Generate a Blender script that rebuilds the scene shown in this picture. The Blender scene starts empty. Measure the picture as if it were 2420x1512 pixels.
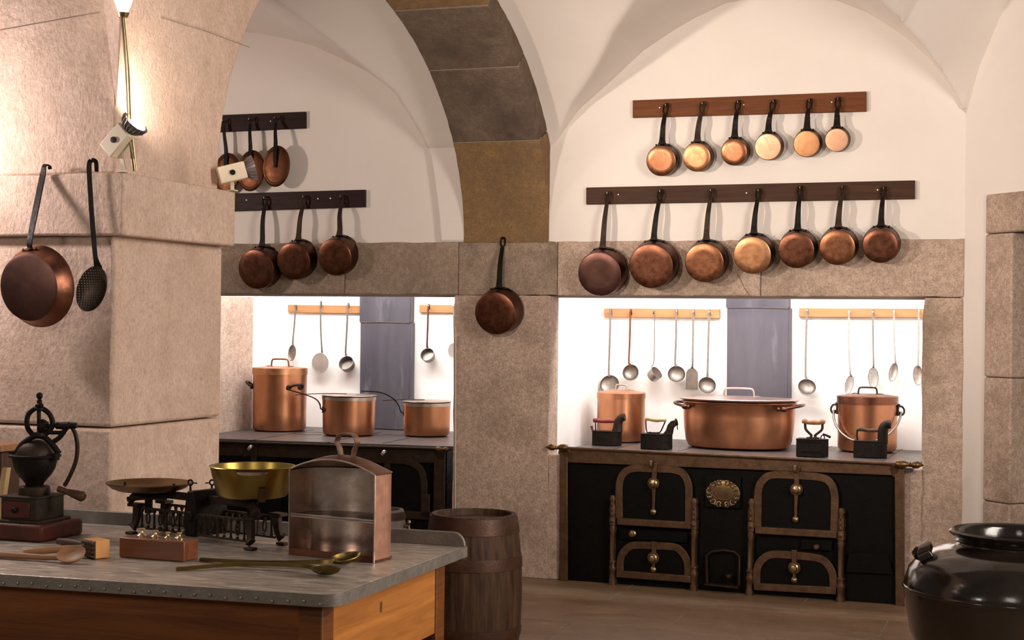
import bpy, bmesh, math, random
from mathutils import Matrix, Vector
V = Vector
R_ = math.radians
random.seed(7)
sc = bpy.context.scene
COL = sc.collection

# ------------------------------------------------------------------ camera
FPX, YAW, PITCH, ROLL, CAMH = 3606.2, .33293, .003944, .012024, 1.55
CAM = V((0, 0, CAMH))
_F = V((-math.sin(YAW), math.cos(YAW), 0)); _R = V((math.cos(YAW), math.sin(YAW), 0)); _U = V((0, 0, 1))
_F, _U = _F*math.cos(PITCH) + _U*math.sin(PITCH), _U*math.cos(PITCH) - _F*math.sin(PITCH)
_R, _U = _R*math.cos(ROLL) + _U*math.sin(ROLL), _U*math.cos(ROLL) - _R*math.sin(ROLL)
camd = bpy.data.cameras.new('camera'); cam = bpy.data.objects.new('camera', camd); COL.objects.link(cam)
camd.sensor_width = 36; camd.lens = FPX*36/2420; camd.clip_end = 100; camd.clip_start = .05
m3 = Matrix((_R, _U, -_F)).transposed().to_4x4()
cam.matrix_world = Matrix.Translation(CAM) @ m3
sc.camera = cam

# measured points: a sight line of the photograph met with a real plane of the room
def ray(x, y): return _F + _R*((x-1210)/FPX) - _U*((y-756)/FPX)
def on_y(x, y, Y): d = ray(x, y); return CAM + d*(Y/d.y)
def on_z(x, y, Z): d = ray(x, y); return CAM + d*((Z-CAMH)/d.z)
def on_x(x, y, X): d = ray(x, y); return CAM + d*(X/d.x)
def on_pl(x, y, p, n): d = ray(x, y); return CAM + d*((p-CAM).dot(n)/d.dot(n))
def dep(p): return (V(p)-CAM).dot(_F)
def at_d(x, y, z): return CAM + ray(x, y)*z

# ------------------------------------------------------------------ mesh helpers
class MB:
    def __init__(s, T=None): s.v = []; s.f = []; s.T = T or Matrix()
    def add(s, vs, fs):
        b = len(s.v); s.v += [s.T @ V(v) for v in vs]; s.f += [[b+i for i in f] for f in fs]; return s
    def box(s, c, d, M=None):
        c = V(c); M = M or Matrix()
        vs = [M @ (c + V((sx*d[0]/2, sy*d[1]/2, sz*d[2]/2))) for sx in (-1, 1) for sy in (-1, 1) for sz in (-1, 1)]
        return s.add(vs, [(0,1,3,2),(4,6,7,5),(0,4,5,1),(2,3,7,6),(0,2,6,4),(1,5,7,3)])
    def hexa(s, q, w):
        w = V(w); q = [V(p) for p in q]
        return s.add(q + [p+w for p in q], [(0,1,2,3),(7,6,5,4),(0,4,5,1),(1,5,6,2),(2,6,7,3),(3,7,4,0)])
    def lathe(s, prof, M=None, seg=32, sx=1, sy=1, groove=0, closed=False):
        M = M or Matrix(); vs = []; fs = []; rings = []
        for r, z in prof:
            if r < 1e-6: rings.append([len(vs)]); vs.append(M @ V((0, 0, z)))
            else:
                k = len(vs); rings.append(list(range(k, k+seg)))
                for i in range(seg):
                    a = 2*math.pi*i/seg; rr = r*(1-groove*(1 if i % 4 == 0 else 0))
                    vs.append(M @ V((rr*sx*math.cos(a), rr*sy*math.sin(a), z)))
        for a, b in zip(rings, rings[1:] + ([rings[0]] if closed else [])):
            for i in range(seg):
                j = (i+1) % seg
                if len(a) == 1 and len(b) == 1: continue
                if len(a) == 1: fs.append((a[0], b[i], b[j]))
                elif len(b) == 1: fs.append((a[i], b[0], a[j]))
                else: fs.append((a[i], b[i], b[j], a[j]))
        return s.add(vs, fs)
    def ball(s, c, r, seg=12, sc=(1,1,1)):
        n = seg//2; prof = [(r*math.sin(math.pi*i/n) if 0 < i < n else 0, -r*math.cos(math.pi*i/n)) for i in range(n+1)]
        return s.lathe(prof, Matrix.Translation(V(c)) @ Matrix.Diagonal((*sc, 1)), seg)
    def sweep(s, pts, sec, up=None, sca=None, closed=False):
        pts = [V(p) for p in pts]; n = len(pts); vs = []; fs = []; m = len(sec); pn = None
        for i, p in enumerate(pts):
            a = pts[(i-1) % n] if (closed or i > 0) else p; b = pts[(i+1) % n] if (closed or i < n-1) else p
            t = (b-a).normalized()
            if up is not None: nn = V(up) - t*V(up).dot(t)
            elif pn is None:
                q = V((0,0,1)) if abs(t.z) < .9 else V((0,1,0)); nn = q - t*q.dot(t)
            else: nn = pn - t*pn.dot(t)
            if nn.length < 1e-6: nn = pn or V((0,1,0))
            nn.normalize(); pn = nn; bb = t.cross(nn)
            k = sca[i] if sca else 1; ka, kb = k if isinstance(k, tuple) else (k, k)
            for (u, w) in sec: vs.append(p + bb*(u*ka) + nn*(w*kb))
        for i in range(n if closed else n-1):
            j = (i+1) % n
            for q in range(m): r = (q+1) % m; fs.append((i*m+q, i*m+r, j*m+r, j*m+q))
        if not closed: fs += [tuple(range(m-1, -1, -1)), tuple((n-1)*m+q for q in range(m))]
        return s.add(vs, fs)
    def tube(s, pts, r, seg=8, closed=False, sm=0, up=None):
        if sm: pts = curve(pts, sm, closed)
        rs = None
        if isinstance(r, (list, tuple)):
            n = len(pts); rs = []
            for i in range(n):
                x = i/(n-1)*(len(r)-1); a = min(int(x), len(r)-2); rs.append(r[a] + (r[a+1]-r[a])*(x-a))
            r = 1
        return s.sweep(pts, [(r*math.cos(2*math.pi*i/seg), r*math.sin(2*math.pi*i/seg)) for i in range(seg)], up, rs, closed)
    def strap(s, pts, w, t, up, sm=0, closed=False):
        if sm: pts = curve(pts, sm, closed)
        sca = None; n = len(pts)
        if isinstance(w, (list, tuple)):
            sca = []
            for i in range(n):
                x = i/(n-1)*(len(w)-1); a = min(int(x), len(w)-2); sca.append((w[a] + (w[a+1]-w[a])*(x-a), 1))
            w = 1
        return s.sweep(pts, [(-w/2, -t/2), (w/2, -t/2), (w/2, t/2), (-w/2, t/2)], up, sca, closed)
    def prism(s, poly, w):
        n = len(poly); w = V(w); q = [V(p) for p in poly]
        return s.add(q + [p+w for p in q], [tuple(range(n)), tuple(range(2*n-1, n-1, -1))] + [(i, n+i, n+(i+1) % n, (i+1) % n) for i in range(n)])
    def grid(s, fn, nu, nv):
        vs = [fn(i/nu, j/nv) for i in range(nu+1) for j in range(nv+1)]
        fs = [(i*(nv+1)+j, (i+1)*(nv+1)+j, (i+1)*(nv+1)+j+1, i*(nv+1)+j+1) for i in range(nu) for j in range(nv)]
        return s.add(vs, fs)

def curve(pts, n=6, closed=False):
    pts = [V(p) for p in pts]; out = []; N = len(pts)
    rng = range(N) if closed else range(N-1)
    for i in rng:
        p1, p2 = pts[i], pts[(i+1) % N]
        p0 = pts[(i-1) % N] if (closed or i > 0) else p1*2-p2
        p3 = pts[(i+2) % N] if (closed or i+2 < N) else p2*2-p1
        for k in range(n):
            t = k/n
            out.append(.5*((2*p1) + (p2-p0)*t + (2*p0-5*p1+4*p2-p3)*t*t + (3*p1-p0-3*p2+p3)*t*t*t))
    if not closed: out.append(pts[-1])
    return out

def frame(o, x, y, z): return Matrix.Translation(V(o)) @ Matrix((V(x), V(y), V(z))).transposed().to_4x4()
def aim(o, z, xh=(1, 0, 0)):
    z = V(z).normalized(); x = V(xh) - z*V(xh).dot(z); x.normalize(); return frame(o, x, z.cross(x), z)
def TR(loc, rz=0): return Matrix.Translation(V(loc)) @ Matrix.Rotation(rz, 4, 'Z')

def part(mb, name, mat, parent=None, bevel=0, ang=38, label=None, kind=None, keep=False):
    org = V(wloc(parent)) if parent else V((0, 0, 0))
    me = bpy.data.meshes.new(name); me.from_pydata([tuple(v-org) for v in mb.v], [], mb.f)
    bm = bmesh.new(); bm.from_mesh(me)
    if not keep: bmesh.ops.recalc_face_normals(bm, faces=bm.faces)
    bm.to_mesh(me); bm.free()
    me.polygons.foreach_set('use_smooth', [True]*len(me.polygons)); me.set_sharp_from_angle(angle=R_(ang))
    o = bpy.data.objects.new(name, me); COL.objects.link(o); me.materials.append(mat)
    if parent: o.parent = parent
    if bevel:
        b = o.modifiers.new('bevel', 'BEVEL'); b.width = bevel; b.segments = 2; b.limit_method = 'ANGLE'; b.angle_limit = R_(40)
    if label: o['label'] = label
    if kind: o['kind'] = kind
    return o
def wloc(o):
    l = V(o.location)
    while o.parent: o = o.parent; l += V(o.location)
    return l
def thing(name, label, cat, loc, group=None):
    o = bpy.data.objects.new(name, None); COL.objects.link(o); o.location = loc; o.empty_display_size = .05
    o['label'] = label; o['category'] = cat
    if group: o['group'] = group
    return o
def tag(o, label, cat, group=None):
    o['label'] = label; o['category'] = cat
    if group: o['group'] = group
    return o
def solo(mb, name, mat, label, cat, group=None, bevel=0, ang=38):
    return tag(part(mb, name, mat, None, bevel, ang), label, cat, group)
def struct(mb, name, mat, label, bevel=0, ang=38, parent=None):
    o = part(mb, name, mat, parent, bevel, ang); o['kind'] = 'structure'; o['label'] = label
    if not parent: o['category'] = name.split('_')[0]
    return o

# ------------------------------------------------------------------ materials
def srgb(*c): return tuple(((x/255)/12.92 if x <= 10 else ((x/255+.055)/1.055)**2.4) for x in c) + (1,)
def mat(name, c1, c2=None, scale=6, rough=(.5, .6), metal=0, bump=0, bscale=80, stretch=(1,1,1), c3=None, c3lim=(.6,.72), c3scale=2, coat=0, emit=None, est=0, detail=8, speck=0, mott=0, dots=None, hole=.27, spec=.5, dist=0):
    m = bpy.data.materials.new(name); m.use_nodes = True; nt = m.node_tree; N = nt.nodes; L = nt.links
    bs = N['Principled BSDF']; bs.inputs['Metallic'].default_value = metal; bs.inputs['Specular IOR Level'].default_value = spec
    if coat: bs.inputs['Coat Weight'].default_value = coat; bs.inputs['Coat Roughness'].default_value = .08
    tc = N.new('ShaderNodeTexCoord'); oi = N.new('ShaderNodeObjectInfo'); mp = N.new('ShaderNodeMapping'); mp.inputs['Scale'].default_value = stretch
    sc_ = N.new('ShaderNodeVectorMath'); sc_.operation = 'SCALE'; sc_.inputs[0].default_value = (7.3, 5.1, 9.7)
    ad = N.new('ShaderNodeVectorMath'); ad.operation = 'ADD'
    L.new(oi.outputs['Random'], sc_.inputs['Scale']); L.new(tc.outputs['Object'], ad.inputs[0]); L.new(sc_.outputs[0], ad.inputs[1]); L.new(ad.outputs[0], mp.inputs[0])
    vec = mp.outputs[0]
    def noise(s, d=detail, r=.6, di=0):
        n = N.new('ShaderNodeTexNoise'); n.inputs['Scale'].default_value = s; n.inputs['Detail'].default_value = d; n.inputs['Roughness'].default_value = r; n.inputs['Distortion'].default_value = di
        L.new(vec, n.inputs['Vector']); return n.outputs['Fac']
    def ramp(f, a, b):
        r = N.new('ShaderNodeMapRange'); r.inputs[1].default_value = a; r.inputs[2].default_value = b; L.new(f, r.inputs[0]); return r.outputs[0]
    def mix(f, a, b, mode='MIX'):
        x = N.new('ShaderNodeMix'); x.data_type = 'RGBA'; x.blend_type = mode
        if isinstance(f, float): x.inputs[0].default_value = f
        else: L.new(f, x.inputs[0])
        for k, q in ((6, a), (7, b)):
            if isinstance(q, tuple): x.inputs[k].default_value = q
            else: L.new(q, x.inputs[k])
        return x.outputs[2]
    n1 = noise(scale, di=dist); col = c1
    if c2: col = mix(ramp(n1, .32, .68), c1, c2)
    if c3: col = mix(ramp(noise(c3scale, 6, .65), *c3lim), col, c3)
    if speck: col = mix(ramp(noise(bscale*1.3, 3, .7), .56, .74), col, (c1[0]*(1-speck), c1[1]*(1-speck), c1[2]*(1-speck), 1))
    if mott:
        for ms, lo, hi, kk in ((bscale*1.5, .38, .60, mott*1.1), (bscale*.4, .40, .64, mott*.8)):
            col = mix(ramp(noise(ms, 5, .7), lo, hi), mix(float(kk), col, (.09,.06,.042,1)), col)
    if isinstance(col, tuple): bs.inputs['Base Color'].default_value = col
    else: L.new(col, bs.inputs['Base Color'])
    if rough[0] == rough[1]: bs.inputs['Roughness'].default_value = rough[0]
    else:
        r = N.new('ShaderNodeMapRange'); r.inputs[1].default_value = .35; r.inputs[2].default_value = .65; r.inputs[3].default_value = rough[0]; r.inputs[4].default_value = rough[1]
        L.new(noise(scale*2.3), r.inputs[0]); L.new(r.outputs[0], bs.inputs['Roughness'])
    if bump:
        b = N.new('ShaderNodeBump'); b.inputs['Strength'].default_value = bump; b.inputs['Distance'].default_value = .01
        L.new(noise(bscale, 6, .65), b.inputs['Height']); L.new(b.outputs[0], bs.inputs['Normal'])
    if emit: bs.inputs['Emission Color'].default_value = emit; bs.inputs['Emission Strength'].default_value = est
    if dots:
        vo = N.new('ShaderNodeTexVoronoi'); vo.inputs['Scale'].default_value = dots; vo.inputs['Randomness'].default_value = 0
        L.new(tc.outputs['Object'], vo.inputs['Vector'])
        lt = N.new('ShaderNodeMath'); lt.operation = 'GREATER_THAN'; lt.inputs[1].default_value = hole
        # holes pierced through the sheet
        sp = N.new('ShaderNodeSeparateXYZ'); L.new(tc.outputs['Object'], sp.inputs[0])
        cb = N.new('ShaderNodeCombineXYZ'); L.new(sp.outputs[0], cb.inputs[0]); L.new(sp.outputs[2], cb.inputs[1])
        vo.voronoi_dimensions = '2D'; L.new(cb.outputs[0], vo.inputs['Vector']); L.new(vo.outputs['Distance'], lt.inputs[0]); L.new(lt.outputs[0], bs.inputs['Alpha'])
    return m

plaster = mat('lime_plaster', (.80,.745,.70,1), (.76,.70,.65,1), scale=1.6, rough=(.85,.9), bump=.12, bscale=25, spec=.2)
white_plaster = mat('white_plaster', (.86,.83,.80,1), (.80,.76,.72,1), scale=3, rough=(.85,.9), bump=.1, bscale=30, spec=.2)
stone = mat('limestone', (.74,.565,.455,1), (.60,.45,.36,1), scale=3.2, rough=(.8,.9), bump=.55, bscale=70, c3=(.36,.27,.20,1), c3lim=(.50,.74), c3scale=2.2, speck=.45, mott=.38, spec=.25)
stone_pink = mat('pinkish_limestone', (.74,.55,.445,1), (.62,.445,.345,1), scale=4, rough=(.8,.9), bump=.6, bscale=60, c3=(.42,.30,.225,1), c3lim=(.58,.78), c3scale=3, speck=.35, stretch=(1,1,.75), mott=.20, spec=.25)
stone_grey = mat('grey_limestone', (.52,.40,.31,1), (.37,.285,.22,1), scale=2.5, rough=(.8,.9), bump=.55, bscale=70, c3=(.22,.168,.125,1), c3lim=(.52,.72), c3scale=3, speck=.5, mott=.38, spec=.25)
stone_dark = mat('sooty_stone', (.135,.10,.075,1), (.23,.17,.125,1), scale=3, rough=(.8,.9), bump=.6, bscale=60, c3=(.085,.065,.05,1), c3lim=(.5,.66), c3scale=2, speck=.3, mott=.38, spec=.25)
stone_ochre = mat('ochre_stone', (.33,.20,.085,1), (.24,.15,.075,1), scale=5, rough=(.8,.9), bump=.6, bscale=60, c3=(.40,.22,.06,1), c3lim=(.55,.7), c3scale=4, speck=.3, mott=.38, spec=.25)
mortar = mat('mortar', (.36,.27,.20,1), (.26,.2,.15,1), scale=20, rough=(.9,.9))
mortar_dark = mat('dark_mortar', (.10,.07,.05,1), (.17,.12,.09,1), scale=20, rough=(.9,.9))
floor_m = mat('stone_flags', (.27,.175,.108,1), (.18,.115,.070,1), scale=2.2, rough=(.36,.55), bump=.2, bscale=20, c3=(.26,.19,.13,1), c3lim=(.58,.75), c3scale=3, stretch=(1,1.8,1), spec=.35)
cu_mid = mat('copper', (.38,.17,.088,1), (.29,.12,.062,1), scale=16, rough=(.30,.42), metal=1, bump=.04, bscale=25, c3=(.30,.12,.06,1), c3lim=(.56,.78), c3scale=12)
cu_bright = mat('bright_copper', (.60,.315,.16,1), (.48,.23,.11,1), scale=16, rough=(.34,.46), metal=1, bump=.06, bscale=22, c3=(.46,.21,.10,1), c3lim=(.55,.78), c3scale=11)
cu_dark = mat('tarnished_copper', (.225,.094,.056,1), (.165,.068,.042,1), scale=14, rough=(.30,.44), metal=1, bump=.06, bscale=25)
cu_pale = mat('pale_copper', (.70,.43,.285,1), (.60,.34,.21,1), scale=14, rough=(.36,.48), metal=1, bump=.04, bscale=25)
cu_side = mat('browned_copper', (.14,.060,.037,1), (.085,.040,.026,1), scale=12, rough=(.32,.45), metal=1, bump=.05, bscale=30)
cu_pot = mat('pot_copper', (.64,.30,.155,1), (.44,.19,.098,1), scale=6, rough=(.31,.37), metal=1, bump=.02, bscale=20, stretch=(1,1,.5), c3=(.40,.18,.10,1), c3lim=(.45,.85), c3scale=4)
cu_lid = mat('brown_copper', (.14,.056,.028,1), (.09,.037,.02,1), scale=8, rough=(.42,.55), metal=1, bump=.06, bscale=25)
cu_pan = mat('mauve_brown_copper', (.155,.078,.062,1), (.115,.058,.047,1), scale=6, rough=(.36,.46), metal=1, bump=.03, bscale=25)
lid_pink = mat('pinkish_tinned_copper', (.60,.45,.42,1), (.50,.36,.33,1), scale=8, rough=(.3,.4), metal=1, bump=.04)
tinned = mat('tinned_metal', (.58,.48,.42,1), (.44,.36,.30,1), scale=14, rough=(.28,.42), metal=1, bump=.04)
dark_tin = mat('dull_tinned_metal', (.76,.63,.55,1), (.60,.49,.42,1), scale=9, rough=(.18,.30), metal=1, bump=.03)
iron = mat('black_iron', (.006,.0042,.0033,1), (.015,.0095,.0065,1), scale=25, rough=(.42,.6), metal=.5, spec=.25, bump=.25, bscale=90)
iron_brown = mat('rusty_iron', (.026,.016,.011,1), (.048,.029,.018,1), scale=20, rough=(.48,.62), metal=.5, spec=.25, bump=.2, bscale=70)
iron_black = mat('stove_black', (.0022,.002,.002,1), (.004,.0034,.003,1), scale=15, rough=(.45,.6), metal=0, bump=.15, bscale=30, spec=.12)
stove_frame = mat('bronze_brown_iron', (.155,.086,.045,1), (.085,.045,.024,1), scale=18, rough=(.42,.56), metal=.65, bump=.2, bscale=60)
stove_top = mat('stove_plate', (.105,.085,.078,1), (.075,.06,.055,1), scale=9, rough=(.38,.5), metal=.4, bump=.1, bscale=30)
brass = mat('old_brass', (.40,.30,.165,1), (.28,.205,.105,1), scale=18, rough=(.28,.4), metal=1, bump=.05)
brass_yellow = mat('yellow_brass', (.36,.255,.065,1), (.24,.165,.045,1), scale=7, rough=(.28,.4), metal=1, bump=.04, stretch=(1,1,.4))
brass_pale = mat('pale_brass', (.75,.62,.36,1), (.62,.50,.27,1), scale=20, rough=(.25,.35), metal=1)
olive_brass = mat('olive_bronze', (.17,.118,.036,1), (.11,.078,.026,1), scale=14, rough=(.36,.5), metal=1)
medal = mat('weathered_brass', (.34,.265,.18,1), (.22,.165,.11,1), scale=20, rough=(.35,.5), metal=1)
brass_dull = mat('dull_bronze', (.21,.128,.056,1), (.14,.085,.038,1), scale=14, rough=(.35,.46), metal=1)
steel = mat('grey_steel', (.27,.235,.205,1), (.19,.165,.145,1), scale=30, rough=(.38,.55), metal=.9, bump=.08, bscale=60)
steel_light = mat('light_steel', (.48,.43,.39,1), (.36,.32,.29,1), scale=30, rough=(.36,.5), metal=.9)
steel_holes = mat('pierced_steel', (.42,.38,.34,1), (.34,.30,.27,1), scale=30, rough=(.4,.5), metal=.8, dots=105)
iron_holes = mat('pierced_dark_steel', (.055,.042,.034,1), (.085,.066,.052,1), scale=20, rough=(.42,.55), metal=.8, dots=120, hole=.19)
flue_m = mat('slate_painted_metal', (.080,.072,.088,1), (.050,.046,.058,1), scale=6, rough=(.42,.6), metal=.1, bump=.15, bscale=18, stretch=(1,1,.15), c3=(.21,.20,.23,1), c3lim=(.54,.76), c3scale=5, spec=.5)
wood_red = mat('red_brown_board', (.175,.058,.017,1), (.10,.032,.011,1), scale=6, rough=(.55,.65), spec=.2, bump=.1, bscale=40, stretch=(.35,6,6), dist=.6)
wood_brown = mat('brown_board', (.072,.030,.014,1), (.036,.016,.009,1), scale=6, rough=(.55,.65), spec=.2, bump=.12, bscale=40, stretch=(.35,6,6), dist=.8, c3=(.03,.015,.01,1), c3lim=(.64,.7), c3scale=1.6)
wood_dark = mat('dark_board', (.026,.0085,.007,1), (.015,.0055,.0045,1), scale=6, rough=(.5,.6), spec=.2, bump=.06, bscale=40, stretch=(.35,6,6))
wood_pine = mat('pine_rail', (.46,.225,.09,1), (.36,.165,.06,1), scale=6, rough=(.5,.6), bump=.06, stretch=(.4,6,6), dist=.5)
wood_table_shaded = mat('oiled_pine_shaded', (.19,.058,.011,1), (.075,.023,.005,1), scale=3.2, rough=(.42,.54), spec=.3, bump=.08, bscale=30, stretch=(.5,1,7), dist=.9, c3=(.06,.022,.008,1), c3lim=(.66,.72), c3scale=3.5)  # table pine darkened: the shade on the front is put into the colour
wood_table_lit = mat('oiled_pine_lit', (.52,.205,.045,1), (.30,.105,.020,1), scale=3.2, rough=(.36,.48), bump=.08, bscale=30, stretch=(1,.5,7), dist=.9, c3=(.13,.05,.02,1), c3lim=(.68,.74), c3scale=4)  # same table pine, lighter: the light on the side is in the colour
wood_block = mat('mahogany_block', (.19,.056,.016,1), (.10,.028,.009,1), scale=8, rough=(.3,.4), stretch=(.4,4,5), dist=.5, coat=.15)
wood_tool = mat('beech_wood', (.33,.165,.075,1), (.25,.115,.05,1), scale=10, rough=(.5,.6), stretch=(.4,4,4))
wood_tool_light = mat('light_beech_wood', (.62,.29,.085,1), (.50,.22,.06,1), scale=10, rough=(.5,.6), stretch=(4,4,.6))
wood_worn = mat('worn_brown_wood', (.085,.045,.024,1), (.048,.025,.014,1), scale=12, rough=(.5,.6), spec=.3, stretch=(.5,4,4))
wood_plinth = mat('red_painted_wood', (.085,.016,.008,1), (.05,.011,.006,1), scale=10, rough=(.4,.55), spec=.3, bump=.1)
wood_dusty = mat('dusty_brown_wood', (.036,.022,.015,1), (.020,.012,.009,1), scale=16, rough=(.55,.7), spec=.25, bump=.15)
wood_hand = mat('pale_turned_wood', (.52,.36,.19,1), (.40,.26,.13,1), scale=20, rough=(.45,.55))
red_wood = mat('red_painted_handle', (.20,.018,.020,1), (.15,.015,.016,1), scale=20, rough=(.35,.45))
oak = mat('barrel_oak', (.095,.047,.024,1), (.028,.014,.008,1), scale=9, rough=(.5,.62), spec=.25, bump=.3, bscale=30, stretch=(5,5,.5), c3=(.022,.014,.01,1), c3lim=(.56,.72), c3scale=5)
oak_grey = mat('weathered_oak', (.17,.13,.11,1), (.105,.08,.066,1), scale=9, rough=(.6,.7), bump=.3, bscale=30, stretch=(5,5,.5))
hoop_m = mat('rusty_hoop', (.095,.040,.021,1), (.055,.024,.014,1), scale=14, rough=(.42,.55), metal=.45, bump=.15)
zinc = mat('zinc_sheet', (.50,.435,.375,1), (.25,.215,.18,1), scale=9, rough=(.34,.55), metal=.5, bump=.12, bscale=40, stretch=(.8,2.6,1), c3=(.70,.62,.54,1), c3lim=(.57,.68), c3scale=14, dist=1.2)
zinc_rim = mat('dull_zinc', (.16,.145,.125,1), (.23,.21,.185,1), scale=18, rough=(.45,.6), metal=.5, bump=.25, bscale=50)
glaze = mat('black_brown_glaze', (.005,.0035,.003,1), (.016,.0105,.0075,1), scale=5, rough=(.10,.2), bump=.12, bscale=12, coat=.35, stretch=(1,1,1.6))
cream = mat('cream_enamel', (.72,.62,.47,1), (.66,.56,.42,1), scale=8, rough=(.4,.5))
fin_m = mat('grey_cooling_fins', (.22,.19,.19,1), rough=(.4,.4), metal=.3)
white_cable = mat('white_cable', (.68,.58,.50,1), rough=(.5,.5))
bulb_m = mat('lit_bulb', (1,.9,.8,1), emit=(1,.86,.70,1), est=60)
shade_m = mat('lit_glass_shade', (1,.95,.9,1), emit=(1,.88,.74,1), est=9)
strap_m = mat('browned_tin', (.34,.23,.175,1), (.25,.165,.12,1), scale=12, rough=(.32,.42), metal=1)
cu_oven = mat('pinkish_copper', (.80,.46,.33,1), (.66,.35,.24,1), scale=6, rough=(.36,.48), metal=1, bump=.03)
silver = mat('screw_head', (.7,.66,.6,1), rough=(.3,.3), metal=1)

# ------------------------------------------------------------------ room
YW = 8.938                      # face of the back wall
YR = 8.990                      # lunette wall of the left bay, a little deeper
YN = 10.24                      # back of the two hearths
ZT = .7905                      # top of the left stove; the right one sags a little, see zst
def zst(X): return .7925 + (X+2.757)/(2.057)*(-.016)
def on_st(x, y):
    p = on_z(x, y, ZT)
    if p.x > -3:
        for _ in range(3): p = on_z(x, y, zst(p.x)+.0018)
    return p
ZTAB = .9008
XA0, XA1 = -3.415, -2.856       # stone arch between the bays
ARC_Y, ARC_A, ARC_B, ARC_S = 6.93, 2.0, 1.36, 2.067
def interp(x, pts):
    if x <= pts[0][0]: return pts[0][1]
    for (a, b), (c, d) in zip(pts, pts[1:]):
        if x <= c: return b + (d-b)*(x-a)/(c-a)
    return pts[-1][1]

mb = MB(); mb.box((-2.2, 4.7, -.05), (11, 13.4, .1)); struct(mb, 'floor', floor_m, 'brown stone flagged floor of the old kitchen')
j = MB()
for k in range(12):
    y = 1.2 + k*.72; j.box((-2.2, y, .0005), (11, .007, .002))
for k in range(12):
    for q in range(10):
        x = -6.5 + q*1.05 + (k % 2)*.5; j.box((x, 1.2+k*.72+.36, .0005), (.007, .71, .002))
struct(j, 'floor_joints', mat('floor_joint', (.30,.225,.165,1), (.12,.085,.06,1), scale=6, rough=(.8,.8)), 'pale worn joints between the floor flags')

LUN_R = [(-2.857,2.60),(-2.82,2.677),(-2.744,2.786),(-2.667,2.884),(-2.476,3.04),(-2.272,3.22),(-2.099,3.325),(-1.974,3.392),(-1.779,3.475),(-1.46,3.52),(-1.134,3.457),(-.958,3.376),(-.843,3.30),(-.729,3.212),(-.614,3.103),(-.513,2.971),(-.445,2.863),(-.404,2.75)]
LUN_L = [(-7.2,2.4),(-6.9,2.8),(-6.5,3.12),(-6.0,3.36),(-5.5,3.47),(-5.2,3.49),(-4.937,3.474),(-4.692,3.419),(-4.506,3.366),(-4.261,3.252),(-4.14,3.192),(-4.005,3.105),(-3.782,2.933),(-3.692,2.728),(-3.631,2.458),(-3.582,2.08)]
def zB(Y):
    t = 1-((Y-ARC_Y)/2.2)**2; return ARC_S + 1.45*math.sqrt(max(t, 0))
cor = V((-.404, YW, 0)); DD = V((.69, -.724, 0)).normalized(); DN = V((-DD.y, DD.x, 0)); DN = -DN if DN.y > 0 else DN   # DN points into the room
LUN_D = [(-.3,2.2),(0,2.76),(.09,3.0),(.205,3.178),(.318,3.355),(.45,3.5),(.7,3.66),(1.0,3.72),(1.6,3.6),(2.2,3.0)]
def zR(X, Y):
    t = (V((X, Y, 0))-cor).dot(DD)
    a = interp(X, LUN_R) if X < -.40 else 2.4
    return max(a, zB(Y), interp(t, LUN_D) if X > -.7 else 0)
def vault_right(u, v):
    X = -2.87 + u*3.6; ymax = YW + .01 if X < cor.x else YW + .01 - (X-cor.x)*(-DD.y/DD.x)
    Y = 6.0 + v*(ymax-6.0); return V((X, Y, zR(X, Y)))
def zL(X, Y):
    return max(interp(X, LUN_L) + .17*(YR-Y) if X < -3.582 else 0, zB(min(Y, YW)))
def vault_left(u, v):
    X = -7.2 + u*3.8; Y = 5.2 + v*(YR+.01-5.2); return V((X, Y, zL(X, Y)))
mb = MB(); mb.grid(vault_right, 150, 130); struct(mb, 'ceiling', plaster, 'cream plaster groin vault over the right hearth', ang=60)
mb = MB(); mb.grid(vault_left, 150, 150); struct(mb, 'ceiling_left', plaster, 'cream plaster groin vault over the left hearth', ang=60)

# back wall, white above the lintel
mb = MB(); mb.hexa([(-2.9,YW,2.069),(-.404,YW,2.069),(-.404,YW,3.9),(-2.9,YW,3.9)], (0,.25,0))
struct(mb, 'wall_back', plaster, 'cream plaster wall above the right hearth, carrying two pan racks')
mb = MB(); mb.hexa([(-7.3,YR,2.069),(-3.4,YR,2.069),(-3.4,YR,3.9),(-7.3,YR,3.9)], (0,.2,0))
struct(mb, 'wall_back_left', plaster, 'cream plaster wall above the left hearth, in the dimmer bay')
mb = MB(); mb.prism([(x, YW, z) for x, z in ((-3.582,2.069),(-3.6,2.25),(-3.631,2.458),(-3.655,2.6),(-3.692,2.728),(-3.782,2.933),(-3.9,3.03),(-3.9,3.5),(-2.87,3.5),(-2.87,2.069))], (0,.06,0))
struct(mb, 'wall_pier', plaster, 'plaster strip of wall left of the stone arch', bevel=.02)

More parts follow.
